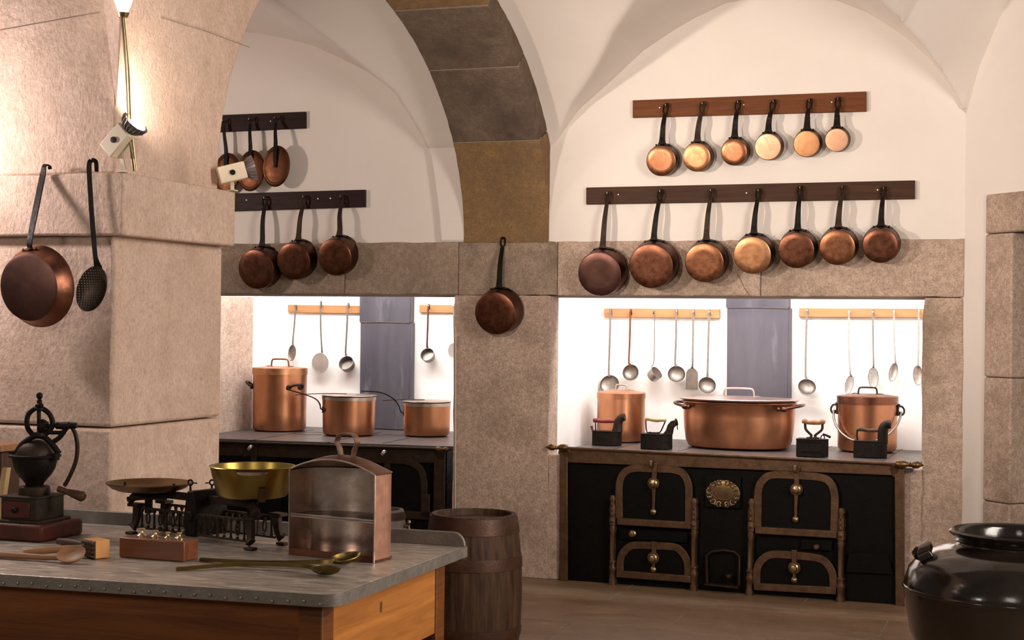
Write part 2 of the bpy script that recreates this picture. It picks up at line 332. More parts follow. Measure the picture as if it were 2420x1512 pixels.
def wobble_box(mb, x0, x1, y0, y1, z0, z1, amp=.004, n=14, axis='x'):
    # a dressed stone: its long edges are slightly worn
    ring = []
    for i in range(n+1):
        t = i/n; q = lambda: random.uniform(-amp, amp)
        if axis == 'x':
            x = x0+(x1-x0)*t; ring.append([(x,y0+q()*.3,z0+q()),(x,y0+q()*.3,z1+q()),(x,y1,z1),(x,y1,z0)])
        else:
            z = z0+(z1-z0)*t; ring.append([(x0+q(),y0+q()*.3,z),(x1+q(),y0+q()*.3,z),(x1,y1,z),(x0,y1,z)])
    vs = [p for r in ring for p in r]; fs = [(0,1,2,3), tuple(n*4+k for k in (3,2,1,0))]
    for i in range(n):
        for k in range(4): m = (k+1) % 4; fs.append((i*4+k, (i+1)*4+k, (i+1)*4+m, i*4+m))
    mb.add(vs, fs)
def block(name, x0, x1, z0, z1, m, lab, y0=YW-.006, y1=YW+.19, axis='x', amp=.004):
    b = MB(); wobble_box(b, x0, x1, y0, y1, z0, z1, amp, axis=axis); struct(b, name, m, lab, bevel=.006)
block('trim_1', -5.7, -4.235, 1.742, 2.072, stone_grey, 'grey stone lintel block over the left hearth')
block('trim_2', -4.232, -3.45, 1.742, 2.072, stone_grey, 'grey stone lintel block right of the left flue')
block('trim_3', -3.447, -2.80, 1.742, 2.072, stone_grey, 'stone lintel block above the pier with the single pan')
block('trim_4', -2.797, -1.55, 1.742, 2.070, stone, 'stone lintel block over the left part of the right hearth')
block('trim_5', -1.547, -.405, 1.742, 2.070, stone, 'stone lintel block over the right part of the right hearth')
block('trim_6', -3.472, -2.84, 0, 1.739, stone, 'broad stone pier between the two hearths', axis='z', y1=YW+.17)
block('trim_7', -.623, -.405, 0, 1.739, stone, 'stone pilaster right of the right stove', axis='z', y1=YW+.17, amp=.008)
block('trim_8', -6.2, -5.385, 0, 1.739, stone, 'stone left jamb of the left hearth', axis='z', y1=YW+.9)

block('trim_16', -.735, -.62, 0, .765, stone, 'rough stone filling between the right stove and the pilaster', y0=YW-.03, axis='z')
block('trim_17', -2.845, -2.765, 0, .765, stone, 'narrow stone filling left of the right stove', y0=YW-.002, axis='z')
# the two hearth recesses
def niche(nm, x0, x1, lab):
    for n_, c, d in (('wall_%s_back' % nm, ((x0+x1)/2, YN+.05, 1.25), (x1-x0+.3, .1, 2.5)), ('wall_%s_left' % nm, (x0-.05, 9.68, 1.25), (.1, 1.14, 2.5)),
                     ('wall_%s_right' % nm, (x1+.05, 9.68, 1.25), (.1, 1.14, 2.5)), ('ceiling_%s' % nm, ((x0+x1)/2, 9.70, 2.45), (x1-x0+.3, 1.2, .1))):
        b = MB(); b.box(c, d); struct(b, n_, white_plaster, 'white limewashed %s of the %s' % (n_.split('_')[-1] if 'wall' in n_ else 'hood', lab))
niche('left_hearth', -5.40, -3.40, 'left hearth recess'); niche('right_hearth', -2.88, -.50, 'right hearth recess')
for k, (x0, x1) in enumerate(((-5.40, -3.40), (-2.88, -.50))):
    b = MB(); b.box(((x0+x1)/2, 9.12, 2.06), (x1-x0, .02, .66)); struct(b, 'wall_hood_%d' % (k+1), white_plaster, 'white back of the lintel above the %s hearth' % ('left', 'right')[k])

# stone arch between the bays: voussoirs on an elliptical curve
def arc(t, off=0):   # t: angle from the wall springing
    a, b = ARC_A+off, ARC_B+off; return V((0, ARC_Y + a*math.cos(t), ARC_S + b*math.sin(t)))
def voussoir(name, t0, t1, m, lab, th=.26, n=10):
    b = MB(); vs = []; fs = []
    for i in range(n+1):
        t = t0 + (t1-t0)*i/n; p = arc(t); q = arc(t, th)
        for x, r in ((XA0, p), (XA1, p), (XA1, q), (XA0, q)):
            y = min(r.y, YW+.14); vs.append((x+random.uniform(-.002,.002), y, r.z))
    fs = [(0,1,2,3), (n*4+3,n*4+2,n*4+1,n*4)]
    for i in range(n):
        for k in range(4): q = (k+1) % 4; fs.append((i*4+k, (i+1)*4+k, (i+1)*4+q, i*4+q))
    b.add(vs, fs); struct(b, name, m, lab, bevel=.008)
voussoir('trim_9', -.003, .455, stone_ochre, 'lowest ochre block of the middle stone arch')
voussoir('trim_10', .459, .80, stone_dark, 'sooty second block of the middle stone arch')
voussoir('trim_11', .804, 1.12, stone_dark, 'sooty third block of the middle stone arch')
voussoir('trim_12', 1.124, 1.5, stone_ochre, 'upper ochre block of the middle stone arch')
voussoir('trim_13', 1.504, 2.2, stone, 'crown block of the middle stone arch')
for k, t in enumerate((.457, .802, 1.122)):
    b = MB(); p = arc(t, -.0005); q = arc(t+.004, -.0005); r = arc(t+.004, .05); s = arc(t, .05)
    b.hexa([(XA0,p.y,p.z),(XA0,q.y,q.z),(XA0,r.y,r.z),(XA0,s.y,s.z)], (XA1-XA0,0,0)); struct(b, 'trim_mortar_%d' % (k+1), mortar, 'pale mortar joint across the arch, number %s from the wall' % ('one','two','three')[k])

# pillar on the left: shaft, capital, arch springing above it
b = MB()
wobble_box(b, -4.9, -2.846, 4.266, 4.962, 1.205, 1.829, .003, axis='z'); struct(b, 'pillar', stone_pink, 'upper shaft block of the pink stone pillar', bevel=.012)
b = MB(); wobble_box(b, -4.9, -2.846, 4.266, 4.962, 0, 1.20, .003, axis='z'); struct(b, 'pillar_base', stone_pink, 'lower shaft block of the pink stone pillar behind the table', bevel=.012)
b = MB(); wobble_box(b, -4.95, -2.790, 4.227, 4.953, 1.829, 2.030, .003); struct(b, 'pillar_capital', stone_pink, 'projecting capital of the pink stone pillar, with tools hung on it', bevel=.008)
poly = [(4.27,2.03),(4.27,3.6),(6.2,3.6)]
for i in range(25):
    t = math.pi - (math.pi-1.96)*(24-i)/24; poly.append((ARC_Y+ARC_A*math.cos(t), ARC_S+ARC_B*math.sin(t)))
poly.append((4.93,2.03))
b = MB(); b.prism([(-2.85, y, z) for y, z in poly], (-2.3,0,0)); struct(b, 'pillar_spandrel', stone_pink, 'stone springing of the arch above the pillar capital', bevel=.01)
c0 = V((-2.85, 4.27, 2.25))
b = MB(); b.add([c0, on_y(236,30,4.27)+V((-.02,0,.25)), on_x(372,20,-2.85)+V((0,.06,.25)), V((-2.76,4.17,2.98)), V((-2.80,4.22,2.5)), V((-2.85,4.27,3.1))], [(0,4,3,1),(0,2,3,4),(1,3,2,5)])
struct(b, 'pillar_corner', stone_pink, 'stone rib rising from the corner of the pillar behind the conduit')
b = MB()
for a_, c_ in (((0,72),(232,30)),):
    p, q = on_y(*a_, 4.2685), on_y(*c_, 4.2685); b.tube([p, q], .0016, 6)
p, q = on_x(380,42,-2.8485), on_x(590,112,-2.8485); b.tube([p, (p+q)/2+V((0,0,.006)), q], .0016, 6)
struct(b, 'trim_mortar_5', mortar, 'mortar joints on the stones above the capital')

b = MB(); b.tube([on_y(*q, YW-.0075) for q in ((1742,648),(1752,664),(1758,678),(1771,697))], .0014, 5, sm=3); struct(b, 'trim_crack', mortar_dark, 'thin crack in the lintel above the right flue')
# right corner: a wall set at 45 degrees with a stone door frame
def dg(t, z, o=0): return cor + DD*t + DN*o + V((0,0,z))
b = MB(); b.hexa([dg(-.03,0),dg(.19,0),dg(.19,4),dg(-.03,4)], DN*-.3); b.hexa([dg(.19,2.30),dg(2.4,2.30),dg(2.4,4),dg(.19,4)], DN*-.3); b.hexa([dg(1.55,0),dg(2.4,0),dg(2.4,2.3),dg(1.55,2.3)], DN*-.3)
struct(b, 'wall_right', plaster, 'cream plaster wall at the right corner beside the stone doorway')
b = MB()
for z0, z1 in ((0,.62),(.623,1.30),(1.303,2.086)): b.hexa([dg(.18,z0,.012),dg(.388,z0,.012),dg(.388,z1,.012),dg(.18,z1,.012)], DN*-.16)
dr = struct(b, 'door_1', stone, 'stone door frame at the right edge of the photo', bevel=.01)
b = MB(); b.hexa([dg(.18,2.09,.012),dg(1.75,2.09,.012),dg(1.75,2.305,.012),dg(.18,2.305,.012)], DN*-.16); struct(b, 'trim_14', stone, 'stone lintel over the doorway at the right edge', bevel=.01)
b = MB(); b.hexa([dg(.34,0,-.15),dg(.386,0,-.15),dg(.386,2.1,-.15),dg(.34,2.1,-.15)], DN*-.7); struct(b, 'trim_15', stone_ochre, 'ochre stone reveal inside the right doorway', bevel=.004)

# ------------------------------------------------------------------ racks, hooks and hung pans
def rack(name, q, Y, m, label, cat, th=.026, hooks=(), screws=(), hook_mat=brass, group=None):
    """board fixed flat on a wall whose face lies at Y"""
    q = [on_y(px, py, Y-th) for px, py in q]; o = sum(q, V())/4
    t = thing(name, label, cat, o, group)
    b = MB(); b.hexa(q, (0, th, 0)); part(b, 'board', m, t, bevel=.0025)
    ho = 0 if name == 'utensil_rail' else .008
    for h in hooks:
        p = on_y(*h, Y-th-(.010 if name == 'utensil_rail' else .018)); b = MB(); b.tube([p+V((0,.022,-.004)), p+V((0,.002,-.006)), p+V((0,-.008-ho,0)), p+V((0,-.008-ho,.012))], .0034, 6, sm=3); part(b, 'hook', hook_mat, t)
    for s in screws:
        p = on_y(*s, Y-th); b = MB(); b.ball(p, .0055, 8, (1,.5,1)); part(b, 'screw', silver, t)
    return t

def z3(x, y): return (1340+x/2.8, 180+y/2.8)
def z2(x, y): return (500+x/2.439, 200+y/2.439)
HU = [z3(*p) for p in ((655,197),(898,187),(1132,177),(1366,174),(1605,167),(1793,157))]
HL = [z3(*p) for p in ((270,780),(618,767),(953,762),(1268,762),(1543,744),(1822,740),(2095,747))]
HW = [z2(*p) for p in ((308,657),(533,652),(747,650))]
HO = [z2(*p) for p in ((70,212),(222,203),(370,196))]
rack('pan_rack', ((1495,278),(2047,263),(2047,216),(1495,237)), YW, wood_red, 'reddish brown board with six small pans, topmost on the right wall', 'rack', hooks=HU, screws=[z3(613,207),z3(1168,188),z3(1752,171)])
rack('pan_rack', ((1385,483),(2162,470),(2162,426),(1385,443)), YW, wood_brown, 'long dark brown knotty board with seven pans above the right hearth', 'rack', hooks=HL, screws=[z3(338,783),z3(1187,772),z3(2055,752)])
rack('pan_rack', ((440,502),(862,489),(862,448),(440,460)), YR, wood_dark, 'near-black board with three saucepans above the left hearth', 'rack', hooks=HW, screws=[z2(200,665),z2(612,657),z2(684,655)])
rack('pan_rack', ((430,316),(721,303),(721,264),(430,276)), YR, wood_dark, 'short near-black board with oval lids beside the pillar', 'rack', hooks=HO, screws=[z2(340,210)])

def hung_pan(hook, base, rpx, m, label, group, Y, th=.026, k=.95, tau=11, side=cu_side, bulge=.012, nail=False):
    tau = R_(tau); P = on_y(*base, Y-.2); r = rpx*dep(P)/FPX*1.02; d = k*r; R = r*1.055
    P = on_y(*base, Y-(d*math.cos(tau)+R*math.sin(tau)+.008)); r = rpx*dep(P)/FPX*1.02
    a = V((0,-math.cos(tau),-math.sin(tau))); up = V((0,-math.sin(tau),math.cos(tau)))
    T = frame(P, (1,0,0), up, a); t = thing('saucepan', label, 'pan', P, group)
    b = MB(T); b.lathe([(0,-.001),(r*.6,0),(r*.93,-.001),(r*.975,-.004)], seg=48); part(b, 'base', m, t)
    b = MB(T); b.lathe([(r*.975,-.004),(r,-.012),(R,-d),(R+.002,-d-.002),(R-.003,-d-.002),(r-.004,-.014),(0,-.009)], seg=48); part(b, 'body', side, t)
    H = on_y(*hook, Y-th-.020)
    S0 = T @ V((0,R*.985,-d+.030)); S1 = T @ V((0,R+.016,-d+.026)); S2 = T @ V((0,R+.05,-d+.014))
    dr = (H-S2).normalized(); E = H - dr*.052; mid = S2.lerp(E,.5)+V((0,-bulge,0))
    b = MB(); b.strap([S0,S1,S2,mid,E], [.054,.039,.034,.031,.027,.022], .009, (0,-1,.15), sm=5)
    hm = iron_brown if random.random() < .5 else iron; h = part(b, 'handle', hm, t)
    x = V((1,0,0)); b = MB(); b.tube([E-x*.003, E.lerp(H,.45)-x*.0135, H-x*.012+dr*.004, H+dr*.014, H+x*.012+dr*.004, E.lerp(H,.45)+x*.0135, E+x*.003], .0055, 6, sm=4); part(b, 'hanging_eye', hm, h)
    b = MB(T)
    def fl(u, v):
        an = math.pi/2 + (u-.5)*1.25; w = 1-abs(u-.5)*2; z = -d+.004+(.012+.036*w**.7)*v; rr = (R+(r-R)*(z+d)/d)+.005; return V((rr*math.cos(an), rr*math.sin(an), z))
    b.grid(fl, 20, 4)
    for u in (-.42, 0, .42): b.ball((R*math.cos(math.pi/2+u), R*math.sin(math.pi/2+u)+.004, -d+.018), .006, 8)
    part(b, 'bracket', iron, h)
    return t
gU = 'small saucepans on the upper right rack'; gL = 'saucepans on the lower right rack'; gW = 'saucepans on the left rack'
UP = [((621,561),100,cu_mid,'largest saucepan of the upper right board, hung first beside its left screw'),
      ((856,537),94,cu_bright,'glossy orange saucepan hung second from the left on the upper right board'),
      ((1104,503),88,cu_mid,'brown-orange saucepan on the upper right board beside the middle screw'),
      ((1328,468),88,cu_pale,'palest pinkish saucepan on the upper right board, fourth from its left end'),
      ((1584,448),87,cu_bright,'golden copper saucepan on the upper right board with the mottled handle'),
      ((1783,423),77,cu_pale,'smallest copper saucepan, last at the right end of the upper board')]
for h, (bs, r, m, l) in zip(HU, UP): hung_pan(h, z3(*bs), r/2.8, m, l, gU, YW, k=.85)
LO = [((214,1309),147,cu_pan,'darkest big saucepan at the left end of the long right board'),
      ((555,1257),148,cu_dark,'big brown saucepan with a scratched base, second on the long right board'),
      ((907,1235),130,cu_mid,'orange-brown saucepan third on the long right board, above the flue'),
      ((1225,1185),124,cu_bright,'brightest orange saucepan in the middle of the long right board'),
      ((1516,1152),119,cu_dark,'red-brown saucepan just right of the brightest one on the long board'),
      ((1788,1134),117,cu_mid,'dull tan saucepan with a greenish handle, sixth on the long right board'),
      ((2072,1122),115,cu_dark,'brown saucepan at the right end of the long right board')]
for h, (bs, r, m, l) in zip(HL, LO): hung_pan(h, z3(*bs), r/2.8, m, l, gL, YW)
LW = [((255,1066),114,'lowest and largest saucepan of the left board, nearest the pillar'),
      ((470,1019),106,'middle saucepan of the three on the left board'),
      ((708,995),106,'saucepan at the right end of the left board, with a thick handle')]
for h, (bs, r, l) in zip(HW, LW): hung_pan(h, z2(*bs), r/2.439, cu_dark, l, gW, YR, k=1.05)
nl = z2(1680,893); b = MB(); p = on_y(*nl, YW-.012); b.tube([p+V((0,.03,.004)), p+V((0,-.014,.006)), p+V((0,-.018,.016))], .004, 6); solo(b, 'wall_hook', iron, 'small iron hook in the pier holding the single copper pan', 'hook')
hung_pan(nl, z2(1633,1318), 124/2.439, cu_dark, 'single copper saucepan hung alone on the stone pier between the hearths', None, YW, th=-.002, k=.95)

def oval_lid(hook, c, rx, rz, label, k):
    P = on_y(*c, YR-.050-.022*k); s = dep(P)/FPX; rx *= s*1.16; rz *= s; t = thing('copper_cover', label, 'lid', P, 'oval lids on the upper left board')
    T = frame(P, (1,0,0), (0,0,1), (0,-1,0)) @ Matrix.Rotation(R_(-6), 4, 'Z')
    b = MB(T); b.lathe([(0,.010),(.55,.011),(.80,.006),(.84,.010),(.95,.008),(1,.002),(1,-.004),(.94,-.002),(.8,-.003),(0,.004)], Matrix.Diagonal((rx,rz,1,1)), 48); part(b, 'plate', cu_lid, t)
    H = on_y(*hook, YR-.066); b = MB(); q = P+V((0,-.016,-.01)); e = P+V((0,-.013,rz+.01))
    b.strap([q, q.lerp(e,.5)+V((0,-.006,0)), e, e.lerp(H,.5)+V((0,-.006,0)), H+V((0,0,-.03))], [.016,.026,.027,.021,.018], .006, (0,-1,0), sm=4); hd = part(b, 'handle', iron, t)
    b = MB(); b.tube([H+V((-.004,0,-.032)), H+V((-.009,0,-.008)), H+V((0,0,.010)), H+V((.009,0,-.008)), H+V((.004,0,-.032))], .004, 6, sm=4); part(b, 'hanging_eye', iron, hd)
for k, (h, c, l) in enumerate(zip(HO, ((88,512),(228,496),(373,470)), ('oval lid nearest the pillar, mostly behind the cream floodlight','oval copper lid between the other two on the short left board','oval copper lid at the right end of the short left board'))):
    oval_lid(h, z2(*c), 74/2.439, 119/2.439, l, k)

# ------------------------------------------------------------------ things hung on the pillar
def z1(x, y): return (x/1.89, y/1.89)
P = on_y(66, 679, 4.10); r = 80*dep(P)/FPX; R = r*1.2; d = .055
T = frame(P, (1,0,0), V((0,-.10,1)).normalized(), V((0,-1,-.10)).normalized())
t = thing('frying_pan', 'wide copper frying pan hung by its handle on the pillar capital', 'pan', P)
b = MB(T); b.lathe([(0,0),(r*.9,0),(r,-.004)], seg=56); part(b, 'base', cu_pan, t)
b = MB(T); b.lathe([(r,-.004),(r*1.02,-.010),(R,-d),(R+.004,-d-.003),(R-.003,-d-.003),(r*.98,-.014),(0,-.008)], seg=56); part(b, 'body', cu_dark, t)
A = T @ V((-.012,R-.012,-d+.012)); H = on_y(103, 396, 4.208)
b = MB(); b.strap([A, A+V((.002,-.012,.025)), A.lerp(H,.5)+V((0,-.008,0)), H+V((-.004,0,-.03)), H+V((0,.002,.002))], [.016,.018,.022,.021,.015], .005, (0,-1,0.12), sm=4)
h = part(b, 'handle', iron, t)
b = MB(); b.strap([H+V((0,.002,.002)), H+V((.001,.008,.010)), H+V((.003,.024,.008)), H+V((.004,.030,-.002))], [.015,.013,.011], .005, (0,-1,1), sm=4); part(b, 'hanging_hook', iron, h)
b = MB(T)
def fl(u, v):
    an = math.pi/2 + .1 + (u-.5)*.62; w = 1-abs(u-.5)*1.4; k = .25+.35*v*w+.1; rr = R+(r*1.02-R)*k+.003; return V((rr*math.cos(an), rr*math.sin(an), -d+(d-.01)*k+.003))
b.grid(fl, 14, 3)
for u in (-.2, 0, .2): b.ball((R*.955*math.cos(math.pi/2+.1+u), R*.955*math.sin(math.pi/2+.1+u), -d+.020), .005, 8)
part(b, 'bracket', cu_side, h)

t = thing('skimmer', 'long black perforated skimmer hooked over the pillar capital', 'skimmer', on_y(*z1(412,1288), 4.19))
pts = [on_y(*z1(432,766), 4.222+.012), on_y(*z1(428,722), 4.222), on_y(*z1(408,714), 4.212), on_y(*z1(398,745), 4.206), on_y(*z1(406,900), 4.204), on_y(*z1(418,1060), 4.200), on_y(*z1(427,1150), 4.192), on_y(*z1(440,1200), 4.20)]
b = MB(); b.strap(pts[2:], [.014,.015,.015,.015,.014,.026], .0045, (.25,-1,.05), sm=5); h = part(b, 'handle', iron, t)
b = MB(); b.strap(pts[:3], [.012,.013,.014], .0045, (.25,-1,.05), sm=5); part(b, 'hanging_hook', iron, h)
Cc = on_y(*z1(412,1290), 4.19); s = dep(Cc)/FPX/1.89
ax = V((-88,0,-200)).normalized(); sx_ = V((-ax.z,0,ax.x))
T = frame(Cc, -sx_, -ax, V((-.25,-1,.10)).normalized())
b = MB(T); b.lathe([(0,-.014),(.4,-.011),(.8,-.003),(1,.004),(1,.001),(.8,-.006),(.4,-.014),(0,-.017)], Matrix.Diagonal((74*s,106*s,1,1)), 36); part(b, 'bowl', iron_holes, t)

# ------------------------------------------------------------------ hearth utensils on the white back walls
def z4(x, y): return (500+x/2.6075, 680+y/2.6075)
def z5(x, y): return (1260+x/3.517, 690+y/3.517)
def z6(x, y): return (1700+x/3.517, 690+y/3.517)
YB = YN-.030
rack('utensil_rail', (z4(470,152),z4(916,158),z4(916,110),z4(470,104)), YN, wood_pine, 'short pine rail with three utensils left of the left flue', 'rail', hooks=[z4(517,116),z4(673,112),z4(840,112)], hook_mat=iron)
rack('utensil_rail', (z4(1280,152),z4(1640,156),z4(1640,106),z4(1280,104)), YN, wood_pine, 'pine rail between the left flue and the stone pier', 'rail', hooks=[z4(1335,118),z4(1492,118)], hook_mat=iron)
rack('utensil_rail', (z5(590,207),z5(1550,218),z5(1550,142),z5(590,135)), YN, wood_pine, 'pine rail with six utensils left of the right flue', 'rail', th=.03, hooks=[z5(640,162),z5(808,166),z5(1003,172),z5(1185,166),z5(1332,166),z5(1468,172)], hook_mat=iron)
rack('utensil_rail', (z6(662,207),z6(1800,212),z6(1800,140),z6(662,132)), YN, wood_pine, 'pine rail with five utensils right of the right flue', 'rail', th=.03, hooks=[z6(724,160),z6(1082,172),z6(1280,172),z6(1455,172),z6(1655,166)], hook_mat=iron)

def handle(t, pts, m, w0=.016, hookback=True, tip=None):
    """strap bent back over its hook at the top; pts are sight points from the hook down"""
    q = [on_y(px, py, YN-.072-.008*i/max(1,len(pts)-1)) for i, (px, py) in enumerate(pts)]
    top = [q[0]+V((.004,.012,-.025)), q[0]+V((.002,.011,.004)), q[0]+V((0,.004,.010))] if hookback else []
    if tip is not None: q.append(tip)
    b = MB(); b.strap(q, [w0*.85, w0*.85, w0*.75, w0*.8, w0*1.15], .004, (0,-1,.05), sm=4); h = part(b, 'handle', m, t)
    if hookback: b = MB(); b.strap(top+q[:1], w0*.8, .003, (0,-1,.3), sm=4); part(b, 'hanging_hook', m, h)
    return h
def ladle(pts, bowl, rpx, m, label, open_=(0,-1,.35), deep=.62, hm=None, cup=False, group=None, Z=None):
    Bc = on_y(*bowl, YN-.09); r = rpx*dep(Bc)/FPX; t = thing('ladle', label, 'ladle', Bc, group)
    T = aim(Bc, open_); dp = r*deep
    tip = Bc + V((0,.01,r*.93)) if open_[2] < 1 else None
    b = MB(T)
    if cup: b.lathe([(0,-dp),(r*.86,-dp),(r*.93,-dp*.93),(r,0),(r*.97,.001),(r*.9,-dp*.88),(0,-dp*.93)], seg=32)
    else:
        n = 8; o = [(r*math.sin(math.pi/2*i/n), -dp*math.cos(math.pi/2*i/n)) for i in range(n+1)]
        b.lathe(o + [(x*.96, z*.94) for x, z in reversed(o)], seg=32)
    part(b, 'bowl', m, t); handle(t, pts, hm or m, tip=tip); return t
def spoon(pts, bowl, rx, rz, lean, m, label, name='spoon', hm=None, group=None, flat=False, tipk=.9):
    Bc = on_y(*bowl, YN-.075); s = dep(Bc)/FPX; rx *= s; rz *= s; t = thing(name, label, name.replace('slotted_', ''), Bc, group)
    ln = R_(lean); T = frame(Bc, (math.cos(ln),0,math.sin(ln)), (-math.sin(ln),0,math.cos(ln)), (0,-1,0)) @ Matrix.Diagonal((rx,rz,1,1))
    dp = .004 if flat else min(rx,rz)*.42; n = 7
    o = [(math.sin(math.pi/2*i/n), -dp*math.cos(math.pi/2*i/n)) for i in range(n+1)]
    b = MB(T); b.lathe(o + [(x*.95, z+.0018) for x, z in reversed(o)], seg=32); part(b, 'bowl', m, t)
    handle(t, pts, hm or m, w0=.013, tip=Bc + V((-math.sin(ln)*rz*tipk, .004, math.cos(ln)*rz*tipk))); return t
def zz(f, *p): return [f(*q) for q in p]
spoon(zz(z4,(518,116),(510,230),(501,330)), z4(496,400), 26/2.6, 51/2.6, -8, steel, 'small grey spoon at the left end of the left hearth rail')
spoon(zz(z4,(671,92),(673,250),(679,370)), z4(669,463), 58/2.6, 64/2.6, -12, steel_holes, 'round perforated skimmer on the left hearth rail', 'skimmer', hm=steel, flat=True)
ladle(zz(z4,(839,104),(834,250),(826,395)), z4(828,462), 47/2.6, steel, 'deep round ladle on the left hearth rail beside the flue', (0,-1,.55), .95, cup=True)
ladle(zz(z4,(1335,112),(1332,240),(1328,350)), z4(1328,410), 43/2.6, steel, 'ladle hung right of the left flue near the pier', (0,-1,.5), .9, hm=cu_dark, cup=True)
spoon(zz(z4,(1492,112),(1494,240),(1498,330)), z4(1500,388), 47/2.6, 52/2.6, 0, steel_holes, 'perforated skimmer half hidden by the stone pier', 'skimmer', hm=steel, flat=True)
ladle(zz(z5,(643,158),(636,420),(628,670)), z5(634,770), 84/3.517, steel, 'wide ladle hung behind the copper stockpot, its lower rim hidden', (0,-1,.35), .5)
ladle(zz(z5,(808,160),(803,400),(796,585)), z5(810,668), 69/3.517, steel, 'small ladle with a reddish handle above the copper stockpot', (0,-1,.25), .7, hm=cu_dark)
Bc = on_y(*z5(1028,668), YN-.09); t = thing('dipper', 'tin dipper hung sideways, tilting its cup to the right', 'dipper', Bc); r = 58/3.517*dep(Bc)/FPX
T = aim(Bc, (.80,-.35,.62)); b = MB(T); b.lathe([(0,-r*1.2),(r*.8,-r*1.2),(r*.86,-r*1.1),(r,0),(r*.96,0),(r*.82,-r*1.1),(0,-r*1.12)], seg=32); part(b, 'cup', steel_light, t)
b = MB(); q = [on_y(*p, YN-.07) for p in zz(z5,(1010,168),(1008,400),(1003,580),(978,625))]; b.strap(q, .006, .004, (0,-1,0), sm=3); h = part(b, 'handle', steel, t)
b = MB(); b.strap([q[0]+V((-.012,.012,0)), q[0]+V((-.004,.008,.008)), q[0]], .006, .003, (0,-1,0), sm=3); part(b, 'hanging_hook', steel, h)
ladle(zz(z5,(1190,162),(1187,400),(1180,590)), z5(1192,682), 75/3.517, steel, 'round ladle hung left of the flat spatula', (.3,-1,.4), .62)
q = zz(z5,(1332,166),(1328,400),(1325,600)); Bc = on_y(*z5(1320,728), YN-.07); t = thing('spatula', 'flat grey steel spatula between two round ladles', 'spatula', Bc); s = dep(Bc)/FPX/3.517
b = MB(); b.prism([Bc+V((x*s,0,z*s)) for x, z in ((-54,-82),(-50,55),(-38,82),(-12,98),(12,98),(36,82),(50,55),(50,-82))], (0,.003,0)); part(b, 'blade', steel, t, bevel=.001)
handle(t, q, steel, w0=.015, tip=Bc+V((0,0,95*s)))
ladle(zz(z5,(1462,168),(1456,420),(1450,655)), z5(1446,775), 76/3.517, steel, 'round ladle at the right end of the six-utensil rail', (.35,-1,.45), .66)
ladle(zz(z6,(728,156),(720,420),(717,690)), z6(729,788), 76/3.517, steel, 'large ladle just right of the right flue', (.32,-1,.6), .66)
spoon(zz(z6,(1078,168),(1076,450),(1088,670)), z6(1080,768), 36/3.517, 82/3.517, -12, steel_holes, 'narrow pierced spoon leaning left above the bucket lid', 'slotted_spoon', hm=steel_light)
spoon(zz(z6,(1276,168),(1278,400),(1282,600)), z6(1280,710), 46/3.517, 88/3.517, 2, steel_holes, 'wide pierced spoon in the middle of the five-utensil rail', 'slotted_spoon', hm=steel)
spoon(zz(z6,(1452,166),(1454,400),(1464,575)), z6(1446,665), 36/3.517, 80/3.517, -12, steel_light, 'plain spoon right of the wide pierced spoon')
spoon(zz(z6,(1658,160),(1656,400),(1651,600)), z6(1650,690), 40/3.517, 86/3.517, 3, steel_light, 'plain spoon at the right end, half behind the pilaster')

def flue(q, seam, label):   # four sight points: top left/right of the front, bottom left/right, plus the seam height
    yF = YN-.075; (x0,y0),(x1,y1),(x2,y2),(x3,y3) = q
    a, b_, c, d_ = on_y(x0,y0,yF), on_y(x1,y1,yF), on_y(x2,y2,yF), on_y(x3,y3,yF); a.z = b_.z = 2.4; c.z = d_.z = ZT
    t = thing('flue', label, 'flue', ((c.x+d_.x)/2, yF, ZT)); zs = on_y((x0+x1)/2, seam, yF).z
    k0 = c.lerp(a, (zs-ZT)/(2.4-ZT)); k1 = d_.lerp(b_, (zs-ZT)/(2.4-ZT))
    b = MB(); b.hexa([c, d_, k1, k0], (0,.072,0)); part(b, 'lower_duct', flue_m, t, bevel=.004)
    b = MB(); e = V((.006,0,0)); b.hexa([k0-e+V((0,-.006,0)), k1+e+V((0,-.006,0)), b_+e+V((0,-.006,0)), a-e+V((0,-.006,0))], (0,.078,0)); part(b, 'upper_duct', flue_m, t, bevel=.004)
    b = MB(); b.hexa([d_+V((-.018,.004,0)), d_+V((.016,.004,0)), k1+V((.016,.004,0)), k1+V((-.018,.004,0))], (0,.06,0)); part(b, 'side_flange', flue_m, t, bevel=.003)
    b = MB(); b.tube([k0+V((0,-.004,0)), k0.lerp(k1,.5)+V((0,-.004,.003)), k1+V((0,-.004,-.002))], .003, 6); part(b, 'seam', mortar_dark, t)
flue((z4(918,45),z4(1222,45),z4(910,885),z4(1212,880)), z4(0,214)[1], 'slate grey metal flue in the left hearth')
flue((z6(58,36),z6(568,40),z6(60,1245),z6(568,1250)), z6(0,132)[1], 'purplish grey metal flue in the right hearth')

